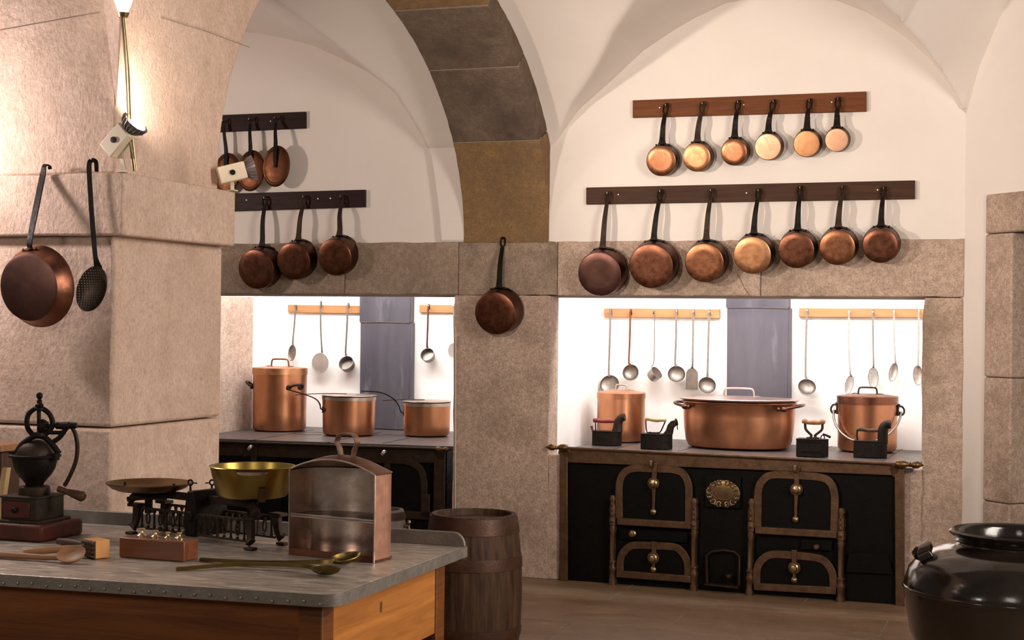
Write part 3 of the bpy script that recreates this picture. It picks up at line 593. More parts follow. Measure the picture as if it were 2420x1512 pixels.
# ------------------------------------------------------------------ stoves
def stove(name, label, P0, P1, depth, zl, zr, cat='stove'):
    P0, P1 = V(P0), V(P1); u = (P1-P0).normalized(); w = V((-u.y, u.x, 0)); t = thing(name, label, cat, (P0+P1)/2)
    return t, u, w
S0, S1 = V((-2.757, 8.925, 0)), V((-.700, 8.862, 0)); SU = (S1-S0).normalized(); SW = V((-SU.y, SU.x, 0)); SL = (S1-S0).length
st = thing('cooking_range', 'black cast iron range with brown framed doors in the right hearth', 'stove', (S0+S1)/2)
zl, zr = .792, .776
b = MB(); a0, a1 = S0+SU*.035+SW*.02, S1-SU*.035+SW*.02
b.hexa([a0, a1, a1+V((0,0,zr-.035)), a0+V((0,0,zl-.035))], SW*1.25); part(b, 'body', iron_black, st)
b = MB(); e = .012
q = [S0-SU*.02+SW*.0, S1+SU*.03+SW*.0, S1+SU*.03+SW*1.335, S0-SU*.02+SW*1.335]; zz_ = [zl, zr, zr, zl]
b.hexa([p+V((0,0,z-.022)) for p, z in zip(q, zz_)], (0,0,.022)); part(b, 'stove_top', stove_top, st, bevel=.003)
b = MB()
for px in ((1440,1066),(1600,1069),(1900,1082),(2075,1094)):
    p = on_z(*px, .783); p.z = zst(p.x)-.0012; b.strap([p, p+SW*1.2], .005, .003, (0,0,1))
part(b, 'plate_joint', iron_black, st)
def onS(x, y, o=0): return on_pl(x, y, S0 - SW*o, SW)
def za(x, y): return (1400+x/4.447, 1080+y/4.447)
def zb(x, y): return (1740+x/4.2, 1080+y/4.2)
def z7(x, y): return (1260+x/2.574, 1020+y/2.574)
def bar(mbx, pts, w, o=.012, th=.018, sm=0):
    q = [onS(*p, o) for p in pts]; mbx.strap(q, w, th, -SW, sm=sm)
b = MB(); b.hexa([onS(*z7(165,185)), onS(*z7(2258,268)), onS(*z7(2258,199)), onS(*z7(165,104))], -SW*.014); part(b, 'top_frame', stove_frame, st, bevel=.004)
for x0, x1, yb0, yb1, yt in ((165,214,905,905,120),(2200,2260,1060,1075,200)):
    b = MB(); b.hexa([onS(*z7(x0+(4 if x0 > 1000 else 0),yb0)), onS(*z7(x1,yb1)), onS(*z7(x1,yt)), onS(*z7(x0,yt))], -SW*.016); part(b, 'corner_post', stove_frame, st, bevel=.004)
# rod along the front with turned brass ends
def finial(mbx, p, dr, k=1):
    prof = [(.012,0),(.022,.006),(.025,.02),(.022,.05),(.014,.062),(.011,.070),(.016,.078),(.012,.084),(.019,.095),(.022,.110),(.019,.125),(.010,.136),(.005,.148),(0,.154)]
    mbx.lathe([(r*k, z*k) for r, z in prof], aim(p, dr, (0,0,1)), 20)
r0, r1 = onS(*z7(190,98), .034), onS(*z7(2206,196), .034)
b = MB(); b.tube([r0, r1], .0085, 12); rail = part(b, 'front_rail', stove_frame, st)
b = MB(); finial(b, r0+SU*.02, -SU, .92); part(b, 'finial', brass_dull, rail)
b = MB(); finial(b, r1-SU*.0, SU, 1.0); part(b, 'finial', brass_dull, rail)
for p in (r0+SU*.01, r1-SU*.01):
    b = MB(); b.strap([p, p+SW*.02+V((0,0,-.03)), p+SW*.034+V((0,0,-.075))], [.03,.045,.02], .02, -SW, sm=3); part(b, 'rail_bracket', stove_frame, rail, bevel=.003)

def door(fr, fill, barp, wbar, latch, knob, bolt, hook, wf=.045):
    f_ = [onS(*p, .010) for p in fill]
    b = MB(); b.prism(f_, -SW*.006); dd = part(b, 'oven_door', iron_black, st, bevel=.002)
    b = MB(); q = curve([onS(*p, .018) for p in fr], 5); b.strap(q, wf, .016, -SW); part(b, 'door_frame', stove_frame, dd, bevel=.003)
    b = MB(); q = [onS(*p, .026) for p in barp]; b.strap(q, wbar, .024, -SW); part(b, 'door_sill', stove_frame, dd, bevel=.004)
    b = MB(); q = [onS(*p, .031) for p in latch]; b.strap(q, [.032,.030,.026,.018,.016], .008, -SW, sm=3)
    c = onS(*knob, .032); b.lathe([(0,-.004),(.036,-.004),(.036,.004),(0,.004)], aim(c, -SW, (0,0,1)), 24); part(b, 'latch', stove_frame, dd, bevel=.0015)
    b = MB(); b.lathe([(.022,0),(.024,.006),(.013,.012),(.012,.020),(.021,.028),(.0225,.036),(.018,.043),(.008,.046),(0,.0465)], aim(onS(*knob, .036), -SW, (0,0,1)), 20); part(b, 'knob', brass, dd)
    b = MB(); b.lathe([(.017,0),(.018,.005),(.012,.010),(.008,.013),(0,.0135)], aim(onS(*bolt, .033), -SW, (0,0,1)), 16); part(b, 'bolt', brass, dd)
    if hook:
        p = onS(*hook, .03); b = MB(); b.tube([p+SW*.02, p-SW*.01+V((0,0,.012)), p-SW*.03+V((0,0,.006)), p-SW*.036+V((0,0,-.010)), p-SW*.026+V((0,0,-.022))], [.009,.011,.012,.010,.007], 10, sm=4); part(b, 'catch', stove_frame, dd)
A = lambda *p: [za(*q) for q in p]
B = lambda *p: [zb(*q) for q in p]
door(A((283,640),(281,420),(288,270),(335,165),(440,118),(620,122),(850,132),(960,180),(1012,300),(1014,480),(1012,690)),
     A((285,660),(285,270),(340,165),(440,120),(850,132),(960,180),(1010,300),(1010,690)), A((262,672),(1040,718)), .042, A((655,65),(652,170),(648,275),(645,420),(642,570)), za(642,275), za(640,575), za(628,66))
door(A((292,1220),(292,1110),(315,1020),(385,945),(460,925),(640,930),(850,942),(930,985),(990,1075),(1005,1160),(1005,1265)),
     A((292,1220),(292,1100),(385,945),(460,925),(850,942),(930,985),(1000,1100),(1005,1260)), A((255,1224),(1035,1282)), .042, A((650,885),(648,960),(645,1060),(642,1120),(640,1185)), za(640,1058), za(640,1180), None)
door(B((213,705),(215,500),(220,330),(260,235),(350,178),(560,180),(830,200),(930,250),(975,370),(975,560),(970,745)),
     B((215,715),(218,330),(260,235),(350,180),(830,200),(930,250),(975,370),(972,750)), B((188,722),(1000,768)), .042, B((600,95),(600,200),(598,320),(592,460),(590,610)), zb(598,320), zb(588,618), zb(592,112))
door(B((202,1260),(205,1130),(230,1050),(300,985),(390,965),(580,975),(800,1000),(890,1045),(950,1140),(963,1220),(965,1310)),
     B((202,1270),(205,1130),(300,985),(390,965),(800,1000),(890,1045),(960,1160),(965,1310)), B((175,1282),(992,1325)), .042, B((575,920),(575,1000),(575,1095),(575,1150),(575,1215)), zb(576,1098), zb(576,1220), None)
def ornate_post(pts, wt):
    (x0,y0),(x1,y1) = pts; o = .022
    L_ = lambda t: onS(x0+(x1-x0)*t, y0+(y1-y0)*t, o)
    b = MB(); n = 40; prof = [(0,.6),(.03,1),(.05,1.05),(.07,.7),(.12,1.0),(.18,1.1),(.235,.85),(.24,1.1),(.33,1.12),(.335,.8),(.37,1.05),(.42,.75),(.72,.78),(.725,1.05),(.745,1.1),(.75,.85),(.79,.9),(.80,1.15),(.83,1.1),(.835,.95),(.93,.95),(.935,1.12),(1,1.12)]
    b.sweep([L_(k) for k, _ in prof], [(-wt/2,-.013),(-wt*.36,.013),(-wt*.15,.019),(wt*.15,.019),(wt*.36,.013),(wt/2,-.013)], -SW, [(w_, .8+.3*w_) for _, w_ in prof])
    po = part(b, 'side_post', stove_frame, st, ang=30)
    b = MB()
    for k in range(3):
        c = L_(.10+.055*k); b.ball(c-SW*.020, .011, 8, (.55+.1*k,.6,1.6))
    part(b, 'acanthus_leaf', stove_frame, po)
    for s_ in (-1, 0, 1): b = MB(); p, q = L_(.44), L_(.70); b.tube([p-SW*.016+SU*s_*.009, q-SW*.016+SU*s_*.009], .003, 6); part(b, 'flute', stove_frame, po)
    b = MB(); c = L_(.28); b.lathe([(.012,0),(.014,.006),(.008,.01),(0,.011)], aim(c-SW*.019, -SW, (0,0,1)), 14); part(b, 'rosette', stove_frame, po)
ornate_post((za(216,400),za(210,1345)), .044); ornate_post((za(1072,430),za(1062,1412)), .044); ornate_post((zb(155,410),zb(128,1385)), .046); ornate_post((zb(1042,505),zb(1030,1460)), .046)
for q, m_, k in ((za(425,803),brass,1),(zb(800,888),stove_frame,.8)):
    b = MB(); b.lathe([(.018*k,0),(.020*k,.006),(.010,.012),(.010,.02),(.018*k,.028),(.016*k,.036),(0,.040)], aim(onS(*q,.012), -SW, (0,0,1)), 18); part(b, 'drawer_knob', m_, st)
# drawer fronts and panel lines, proud of the black body
for q in (A((290,745),(1000,790),(1000,900),(290,860)), B((650,810),(950,828),(950,930),(640,915)), B((1120,945),(1500,968),(1560,1165),(1085,1140)), A((1190,180),(1560,190),(1558,540),(1185,525))):
    b = MB(); b.prism([onS(*p, .004) for p in q], -SW*.006); part(b, 'panel', iron_black, st, bevel=.003)
b = MB(); q = A((1205,1330),(1200,1030),(1260,990),(1380,978),(1490,995),(1545,1040),(1540,1350)); b.tube([onS(*p, .014) for p in q], .008, 8); part(b, 'ash_opening', iron_brown, st)
b = MB(); b.hexa([onS(*p, .004) for p in A((1195,1335),(1545,1372),(1545,1350),(1195,1315))], -SW*.05); part(b, 'ash_tray', iron_brown, st, bevel=.003)
b = MB(); b.lathe([(.010,0),(.022,.012),(.024,.02),(.014,.028),(0,.03)], aim(onS(*za(1432,1275),.03), (0,0,1)), 16); part(b, 'tray_knob', brass, st)
# cast medallion with scrollwork
mc = onS(*za(1375,382), .016); s = dep(mc)/FPX/4.447; T = frame(mc, SU, (0,0,1), -SW) @ Matrix.Scale(s, 4)
b = MB(T); b.lathe([(0,14),(80,14),(112,10),(150,8),(168,0),(0,-6)], Matrix.Diagonal((1.08,.84,1,1)), 40); md = part(b, 'medallion', brass_dull, st, label='cast brass medallion with scrollwork')
b = MB(T)
for rx, rz, rr in ((112,60,7),(78,40,5)): b.tube([(rx*math.cos(a*math.pi/20), rz*math.sin(a*math.pi/20), 14) for a in range(40)], rr, 6, closed=True)
for k in range(12):
    an = k*math.pi/6+.26; cx, cz = 146*math.cos(an), 112*math.sin(an); sg = 1 if k % 2 else -1
    b.tube([(cx + (34-2.6*i)*math.cos(an+sg*i*.62), cz + (34-2.6*i)*math.sin(an+sg*i*.62), 12+3*math.sin(i)) for i in range(12)], [9,8,7,5], 6)
for k in range(18):
    an = k*math.pi/9; b.ball((172*math.cos(an), 134*math.sin(an), 8), 14, 8, (1,1,.6))
for k in range(-1, 2): b.tube([(-62+abs(k)*14, k*17-4, 15), (0, k*17+6, 18), (62-abs(k)*14, k*17-4, 15)], 4, 6, sm=4)
part(b, 'scrollwork', medal, md)

# left stove, half hidden behind the table things
Q0, Q1 = V((-5.22, 8.87, 0)), V((-3.545, 9.005, 0)); QU = (Q1-Q0).normalized(); QW = V((-QU.y, QU.x, 0))
st2 = thing('cooking_range', 'black iron range in the left hearth behind the scale and reflector oven', 'stove', (Q0+Q1)/2)
def onQ(x, y, o=0): return on_pl(x, y, Q0 - QW*o, QW)
def z8(x, y): return (480+x/3.025, 980+y/3.025)
b = MB(); b.hexa([Q0+QW*.02, Q1+QW*.02, Q1+QW*.02+V((0,0,.75)), Q0+QW*.02+V((0,0,.75))], QW*1.15); part(b, 'body', iron_black, st2)
b = MB(); b.hexa([Q0-QU*.1-QW*.025+V((0,0,.765)), Q1+QU*.07-QW*.025+V((0,0,.765)), Q1+QU*.07+QW*1.30+V((0,0,.765)), Q0-QU*.1+QW*1.30+V((0,0,.765))], (0,0,.022)); part(b, 'stove_top', stove_top, st2, bevel=.003)
b = MB()
for px in ((590,1041),(770,1046),(905,1048)):
    p = on_z(*px, .787); b.strap([p, p+QW*1.1], .006, .003, (0,0,1))
b.lathe([(.115,0),(.12,.001),(.12,.0015),(.115,.0015)], Matrix.Translation(on_z(735,1024,.787)), 32, closed=True)
part(b, 'plate_joint', iron_black, st2)
b = MB(); b.hexa([Q0-QU*.1+V((0,0,.675)), Q1+V((0,0,.675)), Q1+V((0,0,.763)), Q0-QU*.1+V((0,0,.763))], -QW*.014); part(b, 'top_frame', iron_brown, st2, bevel=.004)
b = MB(); b.hexa([Q1-QU*.075, Q1, Q1+V((0,0,.70)), Q1-QU*.075+V((0,0,.70))], -QW*.018); part(b, 'corner_post', iron_brown, st2, bevel=.004)
r0, r1 = Q0-QU*.1-QW*.034+V((0,0,.768)), Q1-QU*.03-QW*.034+V((0,0,.768))
b = MB(); b.tube([r0, r1], .0085, 10); rail = part(b, 'front_rail', iron_brown, st2)
b = MB(); finial(b, r1-QU*.03, QU, .62); part(b, 'finial', stove_frame, rail)
b = MB(); b.strap([r1+V((0,0,-.005)), r1+QW*.02+V((0,0,-.04)), r1+QW*.034+V((0,0,-.085))], [.03,.05,.02], .02, -QW, sm=3); part(b, 'rail_bracket', iron_brown, rail, bevel=.003)
b = MB(); f_ = [z8(*p) for p in ((1290,700),(1290,330),(1350,322),(1470,335),(1550,385),(1578,470),(1578,715))]
b.prism([onQ(*p, .008) for p in f_], -QW*.006); dd = part(b, 'oven_door', iron_black, st2)
b = MB(); q = curve([onQ(*z8(*p), .016) for p in ((1040,320),(1200,318),(1350,322),(1470,335),(1550,385),(1578,470),(1580,600),(1580,715))], 4); b.strap(q, .045, .014, -QW); part(b, 'door_frame', iron_brown, dd, bevel=.003)
b = MB(); b.strap([onQ(*z8(1030,700), .02), onQ(*z8(1650,722), .02)], .05, .02, -QW); part(b, 'door_sill', iron_brown, dd, bevel=.003)
b = MB(); b.strap([onQ(*z8(1590,565), .02), onQ(*z8(1590,740), .02)], .06, .02, -QW); part(b, 'door_hinge', iron_brown, dd, bevel=.003)
b = MB(); f_ = [z8(*p) for p in ((120,700),(120,340),(160,300),(330,285),(520,300),(560,345),(560,700))]; b.prism([onQ(*p, .008) for p in f_], -QW*.006); d2 = part(b, 'oven_door', iron_black, st2)
b = MB(); q = curve([onQ(*z8(*p), .016) for p in f_], 4); b.strap(q, .045, .014, -QW); part(b, 'door_frame', iron_brown, d2, bevel=.003)
for q, d_ in ((z8(352,236),d2),(z8(1305,272),dd)):
    b = MB(); p = onQ(*q, .016); b.tube([p+QW*.02, p-QW*.012+V((0,0,.012)), p-QW*.034+V((0,0,.006)), p-QW*.04+V((-.012,0,-.010))], [.009,.012,.014,.011], 10, sm=4); part(b, 'catch', steel_light, d_)
    b = MB(); b.strap([p+V((.01,0,.01)), p+V((.012,0,-.14))], .04, .01, -QW); part(b, 'latch', iron_brown, d_, bevel=.003)

# ------------------------------------------------------------------ copper pots on the stoves
def pot_frame(cx, yb):
    P = on_st(cx, yb); return P, dep(P)/FPX
def pot_body(t, P, r0, r1, h, m, name='body', rr=.02, sx=1, sy=1, open_top=False):
    b = MB(Matrix.Translation(P)); pr = [(0,0),(r0-rr,0),(r0-rr*.3,rr*.3),(r0,rr)] + [(r0+(r1-r0)*k/4, rr+(h-rr)*k/4) for k in range(1,5)] + [(r1+.002,h+.001),(r1-.003,h+.001),(r1-.004,h*.9),(r0-.004,rr),(0,.006)]
    b.lathe(pr, seg=56, sx=sx, sy=sy); return part(b, name, m, t)
def ear(P, ang, r, z, w, out, m, parent, name='side_handle', th=.008, rise=.012):
    """loop handle on two riveted plates, standing off the wall of a pot"""
    q = Matrix.Translation(P) @ Matrix.Rotation(ang, 4, 'Z'); b = MB(q)
    b.tube([(r-.004,-w/2,z), (r+out*.5,-w*.5,z+rise*.4), (r+out,-w*.25,z+rise), (r+out,w*.25,z+rise), (r+out*.5,w*.5,z+rise*.4), (r-.004,w/2,z)], th, 10, sm=4)
    for s_ in (-1, 1):
        b.lathe([(.0,.010),(.017,.009),(.019,.003),(.019,-.004)], q.inverted() @ q @ aim((r-.001, s_*w/2, z), (1,0,0), (0,0,1)), 14)
        b.ball((r+.008, s_*w/2, z), .006, 8)
    return part(b, name, m, parent)
def bow(P, z, w, h, r, m, parent, ang=0, feet=True):
    q = Matrix.Translation(P) @ Matrix.Rotation(ang, 4, 'Z'); b = MB(q)
    b.tube([(-w/2,0,z), (-w*.48,0,z+h*.55), (-w*.42,0,z+h*.93), (-w*.2,0,z+h*1.0), (w*.2,0,z+h*1.0), (w*.42,0,z+h*.93), (w*.48,0,z+h*.55), (w/2,0,z)], r, 10, sm=3)
    if feet:
        for s_ in (-1, 1): b.ball((s_*(w/2+.014),0,z+.001), .02, 10, (1.4,.7,.25))
    return part(b, 'lid_handle', m, parent)

P, s = pot_frame(660, 1016); r = 63.5*s; h = 147*s
t = thing('stockpot', 'tall lidded copper stockpot at the left end of the left stove', 'pot', P)
pot_body(t, P, r*.985, r, h-.045, cu_pot)
b = MB(Matrix.Translation(P)); b.lathe([(r+.001,h-.045),(r+.004,h-.045),(r+.004,h),(r-.01,h+.003),(r*.5,h+.010),(0,h+.012)], seg=56); ld = part(b, 'lid', cu_bright, t)
bow(P, h+.010, .135, .052, .0055, cu_dark, ld, ang=.05)
ear(P, math.pi+.30, r, h*.70, .10, .042, iron_brown, t, rise=.03); ear(P, -.50, r, h*.70, .10, .050, iron_brown, t, rise=.02)

def long_handle(P, r, z, ang, pts, w, m, parent, name='handle'):
    q = Matrix.Translation(P) @ Matrix.Rotation(ang, 4, 'Z'); b = MB(q); b.strap([(r+a, 0, z+c) for a, c in pts], w, .0075, (.2,0,1), sm=5)
    return part(b, name, m, parent)
def sauce(cx, yb, rp, hp, hang, hpts, label, lid_ang, lid_len, lid_rise, rim_m=tinned):
    P, s = pot_frame(cx, yb); r = rp*s; h = hp*s; t = thing('saucepan', label, 'pot', P)
    pot_body(t, P, r*.965, r, h, cu_pot, rr=.022)
    b = MB(Matrix.Translation(P)); b.lathe([(r+.001,h-.022),(r+.0022,h-.022),(r+.003,h+.001),(r-.004,h+.002),(r-.005,h-.02)], seg=56); part(b, 'rim_band', rim_m, t)
    q = Matrix.Translation(P) @ Matrix.Rotation(hang, 4, 'Z'); b = MB(q)
    def pl(u, v):
        an = (u-.5)*.62; z = h*.66+(v-.5)*.045*(1-1.1*abs(u-.5)); return V(((r*.985+.004)*math.cos(an), (r*.985+.004)*math.sin(an), z))
    b.grid(pl, 14, 3)
    for a_ in (-.22, 0, .22): b.ball((r*.99*math.cos(a_), r*.99*math.sin(a_), h*.66), .007, 8, (1,1,1))
    hd = long_handle(P, r, h*.66, hang, hpts, [.030,.022,.019,.018,.020,.014], iron, t); part(b, 'rivet_plate', iron_brown, hd)
    b = MB(Matrix.Translation(P)); b.lathe([(0,h+.016),(r*.80,h+.016),(r*.86,h+.010),(r*.93,h+.014),(r*1.03,h+.012),(r*1.04,h+.008),(r*.97,h+.004),(r*.85,h-.002),(0,h+.004)], seg=56); ld = part(b, 'lid', tinned, t)
    q = Matrix.Translation(P) @ Matrix.Rotation(lid_ang, 4, 'Z'); b = MB(q); b.strap([(r*.1,0,h+.019), (r*.6,0,h+.020), (r+.01,0,h+.018), (r+lid_len*.5,0,h+.018+lid_rise*.4), (r+lid_len,0,h+.018+lid_rise)], [.014,.016,.014,.014,.008], .005, (0,0,1), sm=3); part(b, 'lid_handle', cu_dark, ld)
    return t
sauce(824, 1027, 63, 90, math.pi+.62, ((-.002,0),(.012,.008),(.022,.045),(.06,.080),(.15,.112),(.25,.140)), 'lidded copper saucepan in the middle of the left stove, its handle crossing the stockpot', math.pi+.25, .19, -.012)
sauce(1008, 1029, 56, 78, math.pi+.30, ((-.002,0),(.014,.010),(.035,.060),(.075,.105),(.16,.142),(.29,.150)), 'small copper saucepan at the right end of the left stove', math.pi+.20, .15, -.012)

P, s = pot_frame(1467, 1042); r = 57*s; h = 116*s
t = thing('stockpot', 'copper stockpot behind the red-handled iron on the right stove', 'pot', P)
pot_body(t, P, r*1.0, r*.985, h-.035, cu_pot)
b = MB(Matrix.Translation(P)); b.lathe([(r*.985+.001,h-.042),(r+.001,h-.042),(r+.002,h-.006),(r-.006,h),(r*.5,h+.012),(0,h+.016)], seg=56); ld = part(b, 'lid', cu_pot, t)
bow(P, h+.014, .078, .034, .006, steel_light, ld)
P, s = pot_frame(1745, 1058); P.z += .0025; r = 131*s; h = 107*s
t = thing('braising_pot', 'largest copper pot, wide and low, in the middle of the right stove', 'pot', P)
b = MB(Matrix.Translation(P)); b.lathe([(0,0),(r*.84,0),(r*.905,.010),(r*.955,.045),(r*.99,.13),(r,.20),(r*1.01,h-.004),(r*1.02,h),(r*.995,h),(r*.98,.2),(r*.93,.05),(r*.84,.01),(0,.008)], seg=72, sy=.74); part(b, 'body', cu_pot, t)
b = MB(Matrix.Translation(P)); b.tube([(r*1.02*math.cos(a*math.pi/36), r*.74*1.02*math.sin(a*math.pi/36), h) for a in range(72)], .006, 8, closed=True); part(b, 'rim', cu_mid, t)
b = MB(Matrix.Translation(P)); b.lathe([(0,h+.042),(r*.45,h+.036),(r*.78,h+.027),(r*.93,h+.022),(r*1.07,h+.026),(r*1.09,h+.022),(r*1.05,h+.012),(r*.97,h+.006),(0,h+.010)], seg=72, sy=.74); ld = part(b, 'lid', lid_pink, t)
bow(P, h+.037, .195, .052, .006, tinned, ld)
for sg in (-1, 1):
    b = MB(Matrix.Translation(P) @ Matrix.Rotation(0 if sg > 0 else math.pi, 4, 'Z')); b.tube([(r*.80,-.165*1.0,h-.028), (r*.97,-.15,h-.022), (r*1.12,-.09,h-.012), (r*1.15,0,h-.010), (r*1.12,.09,h-.012), (r*.97,.15,h-.022), (r*.80,.165,h-.028)], .009, 10, sm=4)
    for y in (-1, 1):
        b.ball((r*.88, y*.168, h-.030), .022, 10, (1.2,.9,.8)); b.ball((r*.80, y*.195, h-.030), .014, 10)
    part(b, 'side_handle', cu_side, t)
P, s = pot_frame(2049, 1066); P.z += .0008; r = 69*s; h = 131*s
t = thing('bucket_pot', 'lidded copper bucket with a hanging bail handle at the right end of the stove', 'pot', P)
pot_body(t, P, r*.99, r, h-.03, cu_pot, rr=.03)
b = MB(Matrix.Translation(P)); b.lathe([(r+.001,h-.052),(r+.006,h-.052),(r+.006,h-.004),(r+.001,h),(r*.6,h+.010),(0,h+.013)], seg=56); ld = part(b, 'lid', cu_dark, t)
bow(P, h+.010, .118, .042, .0055, iron_brown, ld)
b = MB(Matrix.Translation(P)); hb = r*1.13; zb_ = h*.72
pts = [(-hb*math.cos(a*math.pi/24), -r*.70*math.sin(a*math.pi/24)-.012-.06*math.sin(a*math.pi/24), zb_-.185*math.sin(a*math.pi/24)) for a in range(25)]
b.tube(pts, .0075, 10); part(b, 'bail_handle', steel, t)
for sg in (-1, 1):
    b = MB(Matrix.Translation(P)); x = sg*(r+.004)
    b.box((x, 0, h*.76), (.010,.05,.075)); b.ball((x+sg*.004, 0, h*.84), .010, 10); b.ball((x+sg*.004, 0, h*.68), .008, 10)
    b.tube([(x+sg*.002,-.006,h*.82),(x+sg*.024,-.006,h*.82),(x+sg*.038,-.008,h*.76),(x+sg*.034,-.012,h*.69),(x+sg*.016,-.012,h*.67),(x+sg*.012,-.012,h*.73)], .0065, 8, sm=3); part(b, 'bail_lug', iron_brown, t, bevel=.001)

# ------------------------------------------------------------------ old box irons
def iron_base(t, T, L, W, H, m, lip=.004):
    b = MB(T); pl = [(-L/2,-W/2),(L*.18,-W/2),(L*.42,-W*.22),(L/2,0),(L*.42,W*.22),(L*.18,W/2),(-L/2,W/2)]
    b.prism([(x, y, 0) for x, y in pl], (0,0,H)); part(b, 'iron_body', m, t, bevel=.003)
    b = MB(T); b.prism([(x*1.02, y*1.06, H) for x, y in pl], (0,0,lip)); part(b, 'cover', m, t, bevel=.001)
def base_iron(x0, x1, yb, label, dirx=1):
    c = on_st((x0+x1)/2, yb); c = c + V((0,.045,.0003)); s = dep(c)/FPX; L = (x1-x0)*s; t = thing('box_iron', label, 'iron', c); return t, c, s, L
t, c, s, L = base_iron(1398, 1466, 1053, 'black box iron with a red handle and a chimney, leftmost on the stove')
T = TR(c); iron_base(t, T, L, .10, .088, iron)
b = MB(T); x = L*.36; b.tube([(x,0,.088),(x,0,.125),(x+.004,0,.155),(x+.022,0,.178),(x+.045,0,.184)], [.030,.028,.027,.025,.024], 16, sm=4); part(b, 'chimney', iron_brown, t)
b = MB(T); b.tube([(-L*.53,0,.155),(-L*.42,0,.157),(-L*.2,0,.152),(L*.1,0,.155),(L*.24,0,.156)], [.013,.0145,.011,.013,.010], 12, sm=3); part(b, 'grip', red_wood, t)
b = MB(T); b.tube([(-L*.45,0,.086),(-L*.45,0,.15)], .004, 8); b.tube([(L*.17,0,.09),(L*.2,0,.11),(L*.24,0,.15)], .005, 8); part(b, 'grip_post', iron, t)
b = MB(T); b.tube([(-L*.56,0,.09),(-L*.60,0,.12)], [.006,.009], 10); b.tube([(-L*.45,0,.092),(-L*.57,0,.092)], .004, 8); part(b, 'latch_knob', red_wood, t)
t, c, s, L = base_iron(1513, 1586, 1062, 'box iron with a pale wooden handle and a swan-neck chimney beside the wide pot')
T = TR(c); iron_base(t, T, L, .10, .092, iron)
b = MB(T); x = L*.34; pr = [(L*.02,.094),(L*.2,.096),(L*.30,.12),(L*.36,.155),(L*.46,.178),(L*.58,.185),(L*.62,.172),(L*.60,.150),(L*.52,.135),(L*.48,.094)]
b.prism([(p, -.024, z) for p, z in pr], (0,.048,0)); part(b, 'chimney', iron_brown, t, bevel=.008)
b = MB(T); b.lathe([(0,0),(.024,0),(.022,.006),(.010,.009),(0,.01)], aim((L*.61,0,.172), (1,0,.3)), 14); b.tube([(L*.64,0,.155),(L*.66,0,.125)], .003, 6); part(b, 'chimney_flap', iron, t)
b = MB(T); b.tube([(-L*.40,0,.186),(-L*.30,0,.187),(-L*.27,0,.184),(-L*.05,0,.180),(L*.16,0,.182),(L*.27,0,.180)], [.012,.013,.010,.013,.010,.012], 12, sm=3); part(b, 'grip', wood_hand, t)
b = MB(T); b.tube([(-L*.40,0,.182),(-L*.38,0,.12),(-L*.34,0,.100),(L*.05,0,.100),(L*.12,0,.115),(L*.26,0,.178)], .0042, 8); b.ball((-L*.25,0,.099),.008,8); b.ball((L*.02,0,.099),.008,8); part(b, 'grip_post', iron, t)
t, c, s, L = base_iron(1882, 1955, 1080, 'box iron with a bracket handle and a turned wooden grip, between the two biggest pots')
T = TR(c); iron_base(t, T, L, .11, .104, iron)
b = MB(T); b.box((-.005,-.0565,.030), (L*.62,.003,.012)); b.box((-.01,-.0565,.090), (L*.7,.003,.008)); part(b, 'vent_slot', iron_black, t)
b = MB(T); b.strap([(-L*.26,0,.205),(-L*.24,0,.165),(-L*.12,0,.140),(-L*.05,0,.125),(-L*.12,0,.108)], .014, .012, (0,1,0), sm=4); b.strap([(L*.30,0,.205),(L*.28,0,.165),(L*.14,0,.140),(L*.06,0,.125),(L*.13,0,.108)], .014, .012, (0,1,0), sm=4); b.box((0,0,.112), (L*.40,.03,.008)); part(b, 'grip_bracket', iron_brown, t)
b = MB(T); b.tube([(-L*.36,0,.208),(-L*.27,0,.212),(-L*.17,0,.205),(L*.02,0,.207),(L*.2,0,.205),(L*.29,0,.212),(L*.38,0,.208)], [.010,.017,.012,.016,.012,.017,.010], 12, sm=3); part(b, 'grip', wood_tool, t)
b = MB(T); b.tube([(L*.24,0,.108),(L*.28,0,.13),(L*.36,0,.125),(L*.36,0,.105)], .003, 6, sm=3); b.tube([(L*.32,0,.138),(L*.45,-.01,.130),(L*.56,-.02,.122)], [.005,.007,.008], 8); part(b, 'latch', iron, t)
t, c, s, L = base_iron(2018, 2094, 1082, 'black box iron with a round chimney standing in front of the copper bucket')
T = TR(c); iron_base(t, T, L, .11, .098, iron)
b = MB(T); x = L*.36; b.tube([(x,0,.085),(x,0,.14),(x+.002,0,.175),(x+.016,0,.197),(x+.042,0,.205)], [.031,.031,.030,.027,.025], 18, sm=4); part(b, 'chimney', iron, t)
b = MB(T); b.lathe([(.020,0),(.027,0),(.027,.010),(.020,.010)], aim((x+.036,0,.204), (1,0,.12)), 18, closed=True); part(b, 'chimney_ring', iron_brown, t)
b = MB(T); b.tube([(-L*.42,0,.166),(-L*.3,0,.170),(-L*.1,0,.163),(L*.08,0,.164),(L*.24,0,.165)], [.012,.014,.011,.012,.010], 12, sm=3); part(b, 'grip', wood_worn, t)
b = MB(T); b.tube([(-L*.42,0,.164),(-L*.43,0,.13),(-L*.41,0,.100)], .005, 8); part(b, 'grip_post', iron, t)

